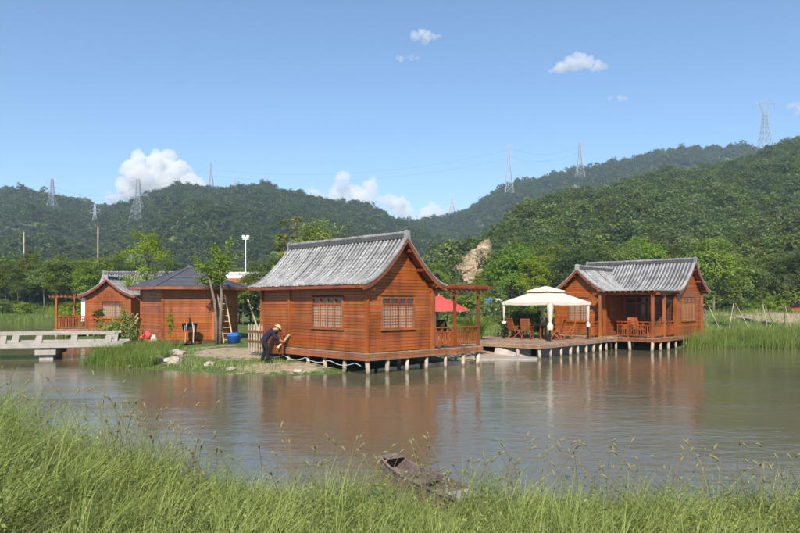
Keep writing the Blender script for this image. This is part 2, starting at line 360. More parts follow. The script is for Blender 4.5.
wx, wy = np.meshgrid(np.linspace(-260, 260, 3), np.linspace(2, 100, 3))
wq = [(0, 1, 4, 3), (1, 2, 5, 4), (3, 4, 7, 6), (4, 5, 8, 7)]
wat = bpy.data.objects.new('water', np_mesh('water', np.stack([wx, wy, 0*wx], -1).reshape(-1, 3), wq, None, 'water')); link(wat)
tag(wat, 'muddy rippled pond water', kind='structure')

# bare rock face cut into the foot of the near hill
cl = []; nu, nv = 70, 56
for j in range(nv):
    for i in range(nu):
        u, v = i/(nu-1), j/(nv-1); px = 451+41*u - 5*(1-v)*(1-u); y0 = 133+11*v+1.3*noise.fractal(Vector((u*4, v*5, 1)), .7, 2.1, 6)+3*abs(2*u-1)**6
        top = 270-34*u**.75 + (10*((u-.9)/.1)**2 if u > .9 else 0) + 3*noise.fractal(Vector((u*6, 3, 2)), .7, 2, 5); yp = 284+(top-284)*v
        cl.append(((px-400)/680*y0, y0, 2.5+(303-yp)*y0/680))
cf = [(j*nu+i, j*nu+i+1, (j+1)*nu+i+1, (j+1)*nu+i) for j in range(nv-1) for i in range(nu-1)]
m, t, N, L, b = nodes('bare_cliff'); n = tex(t, 'Noise', .35, 8, 'World', (1, 1, 2.5), .7)
L.new(ramp(t, n.outputs[0], [(.36, (.13, .12, .06)), (.46, (.40, .29, .17)), (.66, (.56, .43, .29))]).outputs[0], b.inputs['Base Color']); b.inputs['Roughness'].default_value = .95; bump(t, b, n.outputs[0], 1, 1.0); M['cliff'] = m
o = MB(); o.v = cl; o.f = cf; o = o.build('cliff', 'cliff', smooth=True); tag(o, 'bare sandy rock face at the foot of the wooded hill', kind='structure')

# ------------------------------------------------------------ log houses
PITCH = .2
def curve(p, ze, rise, k): return ze + rise*(max(0, 1-p))**k
_tiles = {}
def tile_column_mesh(half, ze, rise, k, side, n=15):
    key = (round(half, 3), round(ze, 3), round(rise, 3), k, side, n)
    if key in _tiles: return _tiles[key]
    mb = MB(); r = .05
    for kind in (0, 1):                       # cover tile arches and the pan tiles beside them
        for i in range(n):
            p0, p1 = i/n, (i+1.12)/n; rows = []
            for p, lift, rad in ((p0, 0, r*.88), (min(p1, 1.035), .022, r)):
                x = half*p; z = curve(min(p, 1), ze, rise, k) - max(0, p-1)*half*.3
                row = []
                for a in range(5):
                    th = math.pi*a/4
                    if kind == 0: row.append((side*x, rad*math.cos(th), z+.055+lift+rad*math.sin(th)*1.5))
                    else: row.append((side*x, PITCH/2+ .066*math.cos(th), z+.058+lift*.5 - .01*math.sin(th)))
                rows.append(row)
            base = len(mb.v); mb.v += rows[0]+rows[1]
            for a in range(4): mb.f.append((base+a, base+a+1, base+a+6, base+a+5))
            if kind == 0: mb.f.append(tuple(base+5+a for a in range(5)))
    me = mb.mesh('tile_column', 'tile'); me.materials.append(M['tile_dark_shaded']); nf = 5*n; me.polygons.foreach_set('material_index', [0 if i < nf else 1 for i in range(len(me.polygons))]); me.polygons.foreach_set('use_smooth', [len(p.vertices) == 4 for p in me.polygons]); _tiles[key] = me; return me
def roof(root, ox, oy, rot, W, L, ze, rise, a, b, k=1.3, ridge_h=.3, nt=15, label=None):
    """curved tiled roof; local x across the gable (0..W), y along the ridge (0..L)"""
    half = W/2+a; ns = 10; mb = MB()
    for side in (-1, 1):
        top = []; bot = []
        for i in range(ns+1):
            p = i/ns; z = curve(p, ze, rise, k); top.append((side*half*p, z+.045)); bot.append((side*half*p, z-.03))
        prof = top+bot[::-1]; n = len(prof)
        mb.add([(x, -b, z) for x, z in prof]+[(x, L+b, z) for x, z in prof],
            [tuple(range(n))[::-1], tuple(range(n, 2*n))]+[(i, (i+1) % n, (i+1) % n+n, i+n) for i in range(n)])
    ro = mb.build('roof', 'trim', root); ro.data.materials.append(M['tile_dark_shaded']); ro.data.polygons.foreach_set('material_index', [1 if p.normal.z > .3 else 0 for p in ro.data.polygons])
    c, s = math.cos(rot), math.sin(rot); ro.location = (ox+c*W/2, oy+s*W/2, 0); ro.rotation_euler = (0, 0, rot)
    nc = int((L+2*b)/PITCH); off = (L+2*b-nc*PITCH)/2
    for side in (-1, 1):
        me = tile_column_mesh(half, ze, rise, k, side, nt)
        for i in range(nc):
            o = inst('tile_column', me, ro, (random.uniform(-.02, .02), -b+off+(i+.4)*PITCH+random.uniform(-.018, .018), random.uniform(-.01, .012)), (0, 0, random.uniform(-.006, .006)))
    # barge boards
    for y in (-b, L+b):
        for side in (-1, 1):
            mb = MB(); pts = [(side*half*1.02*i/ns, curve(i/ns, ze, rise, k)) for i in range(ns+1)]
            prof = [(x, z+.05) for x, z in pts]+[(x, z-.13) for x, z in pts[::-1]]
            y0 = y-.045 if y < 0 else y+.003
            mb.prism([(x, y0, z) for x, z in prof], (0, .042, 0)); mb.build('bargeboard', 'trim', ro)
            mb = MB(); prof = [(x, z+.115) for x, z in pts]+[(x, z+.052) for x, z in pts[::-1]]; mb.prism([(x, y0-.02, z) for x, z in prof], (0, .10, 0)); mb.build('verge_tile', 'tile', ro)
    # fascia along the eaves, purlin ends under the verge
    for side in (-1, 1):
        MB().box(side*half-.02 if side > 0 else -half-.012, side*half+.012 if side > 0 else -half+.02, -b, L+b, ze-.065, ze-.012).build('eave_board', 'trim', ro)
        for p in (.12, .42, .74):
            z = curve(p, ze, rise, k)-.10; x = side*half*p
            MB().box(x-.05, x+.05, -b+.02, .1, z-.055, z+.055).build('purlin', 'trim', ro)
    # ridge: base course, upright ridge tiles, cap
    zr = ze+rise
    MB().box(-.11, .11, -b-.02, L+b+.02, zr+.02, zr+.19).build('ridge_course', 'tile_dark_shaded', ro)
    step = .13; nr = int((L+2*b)/step)
    mb = MB(); pts = [(-.075, 0), (.075, 0), (.075, .05), (.03, .085), (-.03, .085), (-.075, .05)]
    mb.prism([(x, 0, z) for x, z in pts], (0, step*.72, 0)); me = mb.mesh('ridge_tile', 'tile')
    for i in range(nr): inst('ridge_tile', me, ro, (0, -b+i*step, zr+.19+random.uniform(0, .012)))
    for yy_ in (-b-.06, L+b-.04):
        MB().prism([(-.12, yy_, zr-.02), (.12, yy_, zr-.02), (.11, yy_, zr+.28), (.05, yy_, zr+.32), (-.05, yy_, zr+.32), (-.11, yy_, zr+.28)], (0, .1, 0)).build('ridge_end', 'tile', ro)
    return ro
def plank_wall(root, p, ang, length, z0, ztop, bounds=None, holes=(), ph=.118, thick=.12, out=1, zc=None, gap=.003):
    """boarded wall starting at p (house coordinates), running along ang; outward normal is to the right of the run.
    bounds(z) -> (lo, hi) limits for gable rows; holes = list of (a0, a1, z0, z1)"""
    mb = MB(); zz = z0; zs = np.linspace(z0, ztop, 24); loL = []; hiL = []
    for z in zs:
        lo, hi = bounds(z) if bounds else (0, length); loL.append((lo, z)); hiL.append((hi, z))
    poly = [(a, .03, z) for a, z in loL]+[(a, .03, z) for a, z in hiL[::-1]]
    mb.prism(poly, (0, thick, 0)); wl = mb.build('wall', 'core', root); wl.location = (p[0], p[1], 0); wl.rotation_euler = (0, 0, ang)
    n = max(1, int(round((ztop-z0)/ph))); ph = (ztop-z0)/n
    for i in range(n):
        za, zb = z0+i*ph+gap/2, z0+(i+1)*ph-gap/2; zm = (za+zb)/2
        l0, h0 = bounds(za) if bounds else (0, length); l1, h1 = bounds(min(zb, ztop-.001)) if bounds else (0, length)
        segs = [(l0, h0, l1, h1)]
        for (a0, a1, b0, b1) in holes:
            if b0 < zb and b1 > za:
                ns = []
                for (q0, q1, q2, q3) in segs:
                    if a1 <= q0 or a0 >= q1: ns.append((q0, q1, q2, q3)); continue
                    if a0-q0 > .04: ns.append((q0, a0, q2, a0))
                    if q1-a1 > .04: ns.append((a1, q1, a1, q3))
                segs = ns
        for (q0, q1, q2, q3) in segs:
            if q1-q0 < .03: continue
            pr = -random.uniform(0, .004); bev = .0045
            vs_ = [(q0, .03, za), (q1, .03, za), (q3, .03, zb), (q2, .03, zb), (q0, pr, za+bev), (q1, pr, za+bev), (q3, pr, zb-bev), (q2, pr, zb-bev)]
            MB().add(vs_, [(0, 1, 5, 4), (1, 2, 6, 5), (2, 3, 7, 6), (3, 0, 4, 7), (4, 5, 6, 7)]).build('plank', 'plank', wl)
    return wl
def window(root, p, ang, a0, a1, z0, z1, n=4, transom=.2, dark=False):
    """casement window on a wall line: frame, mullions, panes and lattice"""
    fw = .055; mb = MB()
    mb.box(a0, a0+fw, -.045, .03, z0, z1); mb.box(a1-fw, a1, -.045, .03, z0, z1); mb.box(a0+fw, a1-fw, -.045, .03, z1-fw, z1); mb.box(a0-.04, a1+.04, -.07, .03, z0-.05, z0)
    mb.box(a0+fw, a1-fw, -.042, .03, z0, z0+fw)
    wd = mb.build('window', 'plank', root); wd.location = (p[0], p[1], 0); wd.rotation_euler = (0, 0, ang)
    ia, ib = a0+fw, a1-fw; st = (ib-ia)/n; zt = z1-fw-transom
    MB().box(ia, ib, -.035, .03, zt-.025, zt+.025).build('transom', 'plank', wd)
    for i in range(n):
        x0, x1 = ia+i*st, ia+(i+1)*st
        if i:
            w_ = .045 if i != n/2 else .06
            MB().box(x0-w_/2, x0+w_/2, -.038, .03, z0+fw, z1-fw).build('mullion', 'plank', wd)
        MB().box(x0+.02, x1-.02, .004, .02, zt+.025, z1-fw).build('pane', 'dark_glass', wd)
        MB().box(x0+.02, x1-.02, .004, .02, z0+fw, zt-.025).build('pane', 'dark_glass' if dark else 'curtain_glass', wd)
        lm = MB(); nz = max(3, int((zt-z0)/.1))
        for k_ in range(1, nz): zq = z0+fw+(zt-z0-fw)*k_/nz; lm.box(x0+.02, x1-.02, -.012, .004, zq-.008, zq+.008)
        for k_ in (1, 2): xq = x0+(x1-x0)*k_/3; lm.box(xq-.008, xq+.008, -.014, .003, z0+fw, zt-.025)
        lm.build('lattice', 'plank', wd)
    return wd
def gable_bounds(W, ze, rise, a, k, zeave, under=.1):
    half = W/2+a
    def f(z):
        if z <= zeave: return 0, W
        q = (z-(ze-under))/rise; q = min(max(q, 0), 1); p = 1-q**(1/k); hw = min(W/2, half*p); return W/2-hw, W/2+hw
    return f
def posts_tube(root, name, x, y, z0, z1, r=.07, mat='stilt'):
    dx, dy = random.uniform(-.1, .1), random.uniform(-.08, .08); r *= random.uniform(.8, 1.15)
    return MB().tube([(x+dx, y+dy, z0), (x+dx*.4, y+dy*.4, (z0+z1)/2), (x, y, z1)], [r*1.12, r*1.0, r*.95], 9).build(name, mat, root, True)
def deck(root, x0, x1, y0, y1, zt, zb, along='y', fascia=('x0', 'x1', 'y0', 'y1'), step=.145, mat='deck', fmat='fascia'):
    mb = MB(); mb.box(x0+.04, x1-.04, y0+.04, y1-.04, zb+.05, zt-.045)
    dk = mb.build('deck', 'core', root); 
    L_ = (x1-x0) if along == 'y' else (y1-y0); n = int(L_/step); st = L_/n
    me = MB().box(-st/2+.005, st/2-.005, 0, (y1-y0) if along == 'y' else (x1-x0), -.04, 0).mesh('plank', mat)
    for i in range(n):
        if along == 'y': inst('plank', me, dk, (x0+(i+.5)*st, y0, zt+random.uniform(-.006, .004)))
        else: inst('plank', me, dk, (x1, y0+(i+.5)*st, zt+random.uniform(-.006, .004)), (0, 0, R(90)))
    h = (zt-.045-zb)
    for f in fascia:
        for j in range(2):
            za, zb_ = zb+j*h/2+.003, zb+(j+1)*h/2-.003; o = .005*j
            if f == 'y0': q = (x0-.02, x1+.02, y0-.01-o, y0+.03)
            if f == 'y1': q = (x0-.02, x1+.02, y1-.03, y1+.01+o)
            if f == 'x0': q = (x0-.015-o, x0+.03, y0+.04, y1-.04)
            if f == 'x1': q = (x1-.03, x1+.015+o, y0+.04, y1-.04)
            MB().box(*q, za, zb_).build('fascia_board', fmat, dk)
    return dk
def railing(root, p, q, z, h=.85, step=.13, cross=False, mat='plank'):
    p, q = Vector((*p, 0)), Vector((*q, 0)); d = q-p; L_ = d.length; ang = math.atan2(d.y, d.x); mb = MB()
    mb.box(0, L_, -.035, .035, z+h-.05, z+h); mb.box(0, L_, -.025, .025, z+.1, z+.15); mb.box(0, L_, -.025, .025, z+h-.22, z+h-.18)
    rl = mb.build('railing', mat, root); rl.location = (p.x, p.y, 0); rl.rotation_euler = (0, 0, ang)
    n = int(L_/step); me = MB().box(-.022, .022, -.018, .018, z+.15, z+h-.22).mesh('baluster', mat)
    for i in range(n): inst('baluster', me, rl, ((i+.5)*L_/n, 0, 0))
    for i in range(0, n, 3): MB().box((i+.5)*L_/n-.02, (i+.5)*L_/n+.02, -.02, .02, z+h-.18, z+h-.05).build('baluster', mat, rl)
    return rl

TH = R(44)
# ---- the large house in front, on stilts with a porch under a pergola
nh = thing('log_house', 'large varnished log house on stilts with curved grey tile roof, corner towards the pond', 'house', (-1.14, 23.5, 0), TH)
W1, L1, A1, B1, ZE1, RI1, KR = 3.22, 6.57, .43, .335, 3.08, 1.72, 1.55
roof(nh, 0, 0, 0, W1, L1, ZE1, RI1, A1, B1, KR, nt=16)
gb = gable_bounds(W1, ZE1, RI1, A1, KR, 3.12)
FZ = .78
plank_wall(nh, (0, 0), 0, W1, FZ, 4.62, gb, [(.65, 2.32, 1.57, 2.72)])                                   # pond gable
plank_wall(nh, (0, L1), R(-90), L1, FZ, 3.16, None, [(3.45, 5.30, 1.57, 2.72)])                    # long side (run from the far end)
plank_wall(nh, (W1, 0), R(90), L1, FZ, 3.16, None, [(.7, 1.7, FZ, 2.75)])                                # porch side
plank_wall(nh, (W1, L1), R(180), W1, FZ, 4.62, gb)                                                         # rear gable
window(nh, (0, 0), 0, .65, 2.32, 1.57, 2.72)
window(nh, (0, L1), R(-90), 3.45, 5.30, 1.57, 2.72)
window(nh, (W1, 0), R(90), .7, 1.7, FZ+.02, 2.75, 2, .25, True)['label'] = 'dark glazed porch door'
for (x, y) in ((-.02, -.02), (W1+.02, -.02), (-.02, L1+.02), (W1+.02, L1+.02)):
    MB().box(x-.055, x+.055, y-.055, y+.055, FZ-.02, 3.12).build('corner_post', 'plank', nh)
MB().box(-.06, .03, 4.55, 4.67, FZ, 3.14).build('wall_post', 'plank', nh)
MB().box(-.2, 0.1, -.12, .02, 2.98, 3.09).build('corner_beam', 'trim', nh); MB().box(-.3, .12, -.3, -.16, 2.95, 3.05).build('corner_beam', 'trim', nh)
deck(nh, -.13, W1+.10, -.13, L1+.1, FZ-.02, .50, 'y', ('x0', 'y0', 'y1'))
deck(nh, W1+.11, 6.13, -.13, 3.3, FZ-.02, .50, 'y', ('x1', 'y0', 'y1'))
for s_ in (0, .95, 1.95, 2.95, 4.0, 5.05, 6.0): posts_tube(nh, 'stilt', s_, -.02 if s_ else 0, -.5, .52, .075)
for t_ in (1.2, 2.4, 3.4, 4.7, 6.3): posts_tube(nh, 'stilt', .02, t_, -.4, .52, .075)
for s_ in (1.6, 3.2, 5.9):
    for t_ in (1.7, 3.1): posts_tube(nh, 'stilt', s_, t_, -.6, .52, .07)
for (x, y) in ((3.36, 0), (4.55, -.02), (5.98, -.02), (5.98, 3.1), (3.36, 3.1), (4.55, 3.1)):
    MB().box(x-.05, x+.05, y-.05, y+.05, FZ-.02, 2.94).build('porch_post', 'trim', nh)
railing(nh, (3.42, -.02), (4.49, -.02), FZ-.02, .82, .105); railing(nh, (4.61, -.02), (5.92, -.02), FZ-.02, .82, .105)
railing(nh, (3.42, 3.1), (5.92, 3.1), FZ-.02, .82)
pg = MB().box(3.1, 6.5, -.07, .05, 2.94, 3.06).build('pergola', 'trim', nh); MB().box(3.1, 6.5, 3.05, 3.17, 2.94, 3.06).build('pergola_beam', 'trim', pg)
me = MB().prism([(-.03, -.42, 3.10), (-.03, -.30, 3.06), (-.03, 3.55, 3.06), (-.03, 3.55, 3.17), (-.03, -.42, 3.17)], (.06, 0, 0)).mesh('rafter', 'trim')
for i in range(12): inst('rafter', me, pg, (3.2+i*.29, 0, random.uniform(-.004, .004)))
for i in range(9): MB().box(3.1, 6.52, -.2+i*.41, -.14+i*.41, 3.171, 3.21).build('slat', 'trim', pg)

# ---- the house on the right with its cross wing
rh = thing('log_house', 'varnished log house with cross wing and dark recessed porch, beyond the gazebo', 'house', (13.0, 35.0, 0), R(46))
MG0, MG1, ML = 3.0, 6.7, 5.95
roof(rh, MG0, 0, 0, MG1-MG0, ML, 3.12, 1.66, .33, .335, KR, nt=15)
gb = gable_bounds(MG1-MG0, 3.12, 1.66, .33, KR, 3.12)
FR = .70
plank_wall(rh, (MG0, 0), 0, MG1-MG0, FR, 4.6, gb, [(.75, 2.75, 1.5, 2.8)]); window(rh, (MG0, 0), 0, .75, 2.75, 1.5, 2.8, 4)
plank_wall(rh, (MG0, 3.05), R(-90), 3.05, FR, 3.2, None, [(.1, 2.9, FR, 2.85)])
window(rh, (MG0, 3.05), R(-90), .1, 2.9, FR+.02, 2.85, 4, .3, True)['label'] = 'dark glazed doors standing in for the shade of the recessed porch'  # near-black panes across the whole wall stand in for the recess shade
plank_wall(rh, (MG1, 0), R(90), ML, FR, 3.2); plank_wall(rh, (MG1, ML), R(180), MG1-MG0, FR, 4.6, gb)
# wing: gable faces the terrace; local run of its gable is along -y of the house frame
WS, WT0, WT1 = .8, 3.05, 6.1; WW = WT1-WT0
roof(rh, WS, WT1, R(-90), WW, 4.2, 3.06, 1.32, .4, .335, KR, nt=13)
gbw = gable_bounds(WW, 3.06, 1.32, .4, KR, 3.08)
plank_wall(rh, (WS, WT1), R(-90), WW, FR, 4.22, gbw, [(.75, 2.05, 1.45, 2.72)]); window(rh, (WS, WT1), R(-90), .75, 2.05, 1.45, 2.72, 3)
plank_wall(rh, (WS, WT0), 0, MG0-WS, FR, 3.1); plank_wall(rh, (MG0, WT1), R(180), MG0-WS, FR, 3.1)
for (x, y, h) in ((WS, WT0, 3.05), (WS, WT1, 3.05), (MG0, 0, 3.1), (MG1, 0, 3.1), (MG0, ML, 3.1)):
    MB().box(x-.075, x+.075, y-.075, y+.075, FR, h).build('corner_post', 'plank', rh)
deck(rh, -.05, 2.98, -.1, 3.0, FR-.02, .47, 'x', ('x0', 'y0')); deck(rh, 3.0, 6.95, -.1, 6.2, FR-.02, .47, 'x', ('y0', 'x1'))
deck(rh, .55, 2.98, 3.02, 6.3, FR-.02, .47, 'x', ('x0', 'y1'))
for (x, y) in ((.0, 0), (.0, 1.25), (.0, 2.3), (.95, 0), (1.95, 0), (2.95, 0), (4.4, 0), (6.4, 0), (.7, 3.4), (.7, 4.8), (.7, 6.1), (3, 6.1), (2, 2), (4.5, 3)): posts_tube(rh, 'stilt', x, y, -.7, .5, .075)
for (x, y) in ((.06, .02), (.06, 2.95), (1.5, .02), (2.86, .02)): MB().box(x-.065, x+.065, y-.065, y+.065, FR-.02, 2.93).build('porch_post', 'plank', rh)
railing(rh, (.06, .1), (.06, 2.0), FR-.02, .85, .12); railing(rh, (.12, .02), (1.44, .02), FR-.02, .85, .12); railing(rh, (1.56, .02), (2.8, .02), FR-.02, .85, .12)
pg = MB().box(0, .12, -.35, 3.4, 2.93, 3.05).build('pergola', 'trim', rh); MB().box(2.72, 2.84, -.3, 2.9, 2.93, 3.05).build('pergola_beam', 'trim', pg); MB().box(.13, 2.71, -.04, .08, 2.93, 3.05).build('pergola_beam', 'trim', pg)
me = MB().box(-.25, 2.8, -.03, .03, 3.053, 3.15).mesh('rafter', 'trim')
for i in range(11): inst('rafter', me, pg, (0, -.2+i*.31, random.uniform(-.003, .003)))
for i in range(12): MB().box(-.22+i*.26, .035+i*.26, -.3, 3.0, 3.151, 3.17).build('roof_sheet', 'tile', pg)
# hanging lamp pot and carved newel post on the porch
MB().lathe([(.05, .7), (.06, .9), (.045, 1.3), (.06, 1.55), (.085, 1.62), (.06, 1.72)], 10, (.1, 1.35, 0)).build('newel_post', 'plank', rh)

# ---- small house by the bridge, gable towards the viewer, pergola porch over the water
lh = thing('log_house', 'varnished log house beyond the bridge, small pergola porch over the water', 'house', (-22.6, 49.0, 0), R(3))
FL = .62
roof(lh, 0, 0, 0, 3.1, 3.6, 3.0, 1.2, .42, .36, KR, nt=12)
gb = gable_bounds(3.1, 3.0, 1.2, .42, KR, 3.02)
plank_wall(lh, (0, 0), 0, 3.1, FL, 4.05, gb, [(1.1, 2.5, 1.4, 2.6)]); window(lh, (0, 0), 0, 1.1, 2.5, 1.4, 2.6, 3)
plank_wall(lh, (0, 3.4), R(-90), 3.4, FL, 3.05); plank_wall(lh, (3.1, 0), R(90), 3.4, FL, 3.05)
roof(lh, -.4, 7.1, R(-90), 3.7, 6.6, 3.1, 1.66, .33, .335, KR, nt=13)
gb = gable_bounds(3.7, 3.1, 1.66, .33, KR, 3.12)
plank_wall(lh, (3.1, 3.42), 0, 3.1, FL, 3.15); plank_wall(lh, (-.4, 7.1), R(-90), 3.7, FL, 4.55, gb); plank_wall(lh, (6.2, 3.4), R(90), 3.7, FL, 4.55, gb); plank_wall(lh, (6.2, 7.1), R(180), 6.6, FL, 3.15)
for (x, y) in ((0, 0), (3.1, 0)): MB().box(x-.07, x+.07, y-.07, y+.07, FL, 3.02).build('corner_post', 'plank', lh)
deck(lh, -2.25, 3.3, -.15, 3.3, FL, .40, 'y'); deck(lh, -.6, 6.4, 3.31, 7.3, FL, .4, 'y')
for x in (-2.1, -1.0, .1, 1.6, 3.1):
    for y in (0, 3): posts_tube(lh, 'stilt', x, y, -.9, .42, .08)
for (x, y) in ((-2.1, 0), (-2.1, 3.0), (-.9, 3.0)): MB().box(x-.07, x+.07, y-.07, y+.07, FL, 2.9).build('porch_post', 'plank', lh)
railing(lh, (-2.04, 0), (-.08, 0), FL, .95, .12); railing(lh, (-2.1, 2.94), (-2.1, .06), FL, .95, .12); railing(lh, (-2.04, 3.0), (-.4, 3.0), FL, .95, .12)
pg = MB().box(-2.6, .0, -.06, .06, 2.9, 3.02).build('pergola', 'trim', lh); MB().box(-2.6, .0, 2.94, 3.06, 2.9, 3.02).build('pergola_beam', 'trim', pg)
me = MB().box(-.03, .03, -.4, 3.4, 3.023, 3.12).mesh('rafter', 'trim')
for i in range(9): inst('rafter', me, pg, (-2.5+i*.3, 0, 0))
MB().prism([(-.36, .02, FL+.55), (-.05, .02, FL+.55), (-.05, .02, 2.85), (-.36, .02, 2.85)], (0, .05, 0)).build('curtain', 'white_paint', lh)

# ---- house whose grey roof shows behind the hexagonal hut
bh = thing('log_house', 'log house mostly hidden behind the hexagonal hut, only its long grey roof showing', 'house', (-22.0, 60, 0), R(0))
roof(bh, 0, 3.7, R(-90), 3.7, 5.5, 3.3, 1.75, .35, .335, KR, nt=12)
gb = gable_bounds(3.7, 3.3, 1.75, .35, KR, 3.3)
plank_wall(bh, (0, 0), 0, 5.5, .7, 3.3, None, [(3, 4.6, 1.5, 2.7)]); window(bh, (0, 0), 0, 3, 4.6, 1.5, 2.7, 4)
plank_wall(bh, (0, 3.7), R(-90), 3.7, .7, 4.8, gb); plank_wall(bh, (5.5, 0), R(90), 3.7, .7, 4.8, gb); plank_wall(bh, (5.5, 3.7), R(180), 5.5, .7, 3.3)
deck(bh, -.1, 5.6, -.1, 3.8, .7, .45)

# ---- hexagonal hut with dark shingle roof
HC = (-12.05, 39.0); SIDE = 2.62
hh = thing('hexagonal_hut', 'hexagonal varnished wooden hut with dark shingle roof and no windows', 'hut', (HC[0], HC[1], 0), R(15))
ap = SIDE*math.sqrt(3)/2
hv = [(SIDE*math.cos(R(60*i+0)), SIDE*math.sin(R(60*i+0))) for i in range(6)]
for i in range(6):
    p, q = hv[i], hv[(i+1) % 6]; plank_wall(hh, p, math.atan2(q[1]-p[1], q[0]-p[0]), SIDE, .5, 3.36, None, [], .15)
    MB().box(p[0]-.06, p[0]+.06, p[1]-.06, p[1]+.06, .45, 3.36).build('corner_post', 'plank', hh)
MB().prism([(x*1.03, y*1.03, .3) for x, y in hv], (0, 0, .2)).build('plinth', 'core', hh)
ro = MB(); RO = SIDE+.72; ov = [(RO*math.cos(R(60*i)), RO*math.sin(R(60*i)), 3.36) for i in range(6)]; apx = (0, 0, 4.56)
ro.add(ov+[apx]+[(x, y, z-.03) for x, y, z in ov], [(i, (i+1) % 6, 6) for i in range(6)]+[tuple(range(7, 13))[::-1]]+[(i, i+7, (i+1) % 6+7, (i+1) % 6) for i in range(6)])
ro = ro.build('roof', 'trim', hh)
for i in range(6):                                              # shingle courses on each roof face
    a, b_ = Vector(ov[i]), Vector(ov[(i+1) % 6]); top = Vector(apx); nrm = (b_-a).cross(top-a).normalized()
    nc = 13
    for c in range(nc):
        f0, f1 = c/nc, min((c+1.08)/nc, .995); e = nrm*(.018+.004*random.random()); e2 = nrm*.006
        p0, p1, p2, p3 = a.lerp(top, f0), b_.lerp(top, f0), b_.lerp(top, f1), a.lerp(top, f1)
        MB().add([p0+e2*0, p1, p2, p3, p0+e, p1+e, p2+e2, p3+e2], [(4, 5, 6, 7), (0, 1, 5, 4), (1, 2, 6, 5), (3, 0, 4, 7)]).build('shingle_course', 'shingle', ro)
    MB().bar(a+Vector((0, 0, -.06)), b_+Vector((0, 0, -.06)), .05, .15).build('eave_board', 'plank', ro)
    MB().bar(a+nrm*.03, top+nrm*.03, .14, .03).build('hip_cap', 'shingle', ro)
MB().lathe([(.22, 4.50), (.2, 4.6), (.05, 4.66)], 8).build('roof_cap', 'shingle', ro)

# ------------------------------------------------------------ terrace, gazebo and furniture
TA = R(49); TZ = .62
te = thing('terrace', 'weathered plank terrace on stilts joining the two houses, gazebo on top', 'terrace', (6.2, 30.1, 0), TA)
deck(te, 0, 9.0, 0, 6.6, TZ, .46, 'y', ('x0', 'y0', 'x1', 'y1'), fmat='deck')
for e in (.1, 1.15, 2.15, 3.1, 3.8, 4.75, 5.6, 6.4, 7.05, 8.3): posts_tube(te, 'stilt', e, .1, -.75, .5, .075)
for e in (.1, 3, 6): posts_tube(te, 'stilt', e, 3.2, -.4, .5, .075); posts_tube(te, 'stilt', e, 6.3, -.2, .5, .075)
for y in (1.2, 2.2, 4.6): posts_tube(te, 'stilt', .1, y, -.5, .5, .075)
sl = MB().prism([(3.2, 29.55, -.5), (6.0, 29.75, -.5), (6.3, 30.7, -.5), (7.4, 33, -.5), (3.0, 33.0, -.5)], (0, 0, .56)).build('concrete_apron', 'concrete'); tag(sl, 'low pale concrete apron at the water edge under the terrace', 'apron')
rk = MB().prism([(4.3, 31.2, 0), (5.9, 30.9, 0), (6.1, 31.6, 0), (4.6, 32.4, 0)], (.1, .3, .42)).build('concrete_block', 'concrete'); tag(rk, 'pale broken concrete block under the terrace corner', 'block')
rw = MB().prism([(6.45, 31.25, -.8), (11.0, 37.4, -.8), (10.85, 37.5, -.8), (6.3, 31.35, -.8)], (0, 0, 1.15)).build('retaining_wall', 'concrete'); tag(rw, 'low grey retaining wall in shade behind the terrace stilts', 'wall')

GA = R(38); GS = 3.05
ga = thing('gazebo', 'cream canvas gazebo with two-tier roof and tied side drapes on the terrace', 'gazebo', (7.4, 33.6, TZ), GA)
for i, (x, y) in enumerate(((0, 0), (GS, 0), (GS, GS), (0, GS))):
    MB().box(x-.035, x+.035, y-.035, y+.035, 0, 1.86).build('post', 'black_metal', ga)
    MB().box(x-.12, x+.12, y-.12, y+.12, 0, .02).build('foot_plate', 'black_metal', ga)
def canopy(c, h0, z0, h1, z1, val, n=10):
    mb = MB(); rows = []
    for j in range(7):
        f = j/6; hh_ = h0+(h1-h0)*f; z = z0+(z1-z0)*(f**1.08); ring = []
        for s in range(4):
            for i in range(n):
                u = -1+2*i/n; sag = -.035*math.sin(math.pi*i/n)*(1-f)*(1 if val else .4)
                x, y = [(u, -1), (1, u), (-u, 1), (-1, -u)][s]
                ring.append((c+x*hh_, c+y*hh_, z+sag))
        rows.append(ring)
    m = 4*n
    if val: rows.insert(0, [(x, y, z-val-.012*(k % 2)) for k, (x, y, z) in enumerate(rows[0])])
    for r_ in rows: mb.v += r_
    for j in range(len(rows)-1):
        for i in range(m): mb.f.append((j*m+i, j*m+(i+1) % m, (j+1)*m+(i+1) % m, (j+1)*m+i))
    mb.f.append(tuple((len(rows)-1)*m+i for i in range(m))); return mb
o = canopy(GS/2, GS/2+.1, 1.93, .50, 2.46, .13).build('canopy', 'white_cloth', ga)
o2 = canopy(GS/2, .70, 2.53, .06, 2.76, .05).build('vent_canopy', 'white_cloth', o)
for p, q in (((0, 0), (GS, 0)), ((GS, 0), (GS, GS)), ((GS, GS), (0, GS)), ((0, GS), (0, 0))): MB().bar((*p, 1.84), (*q, 1.84), .04, .04).build('beam', 'black_metal', ga)
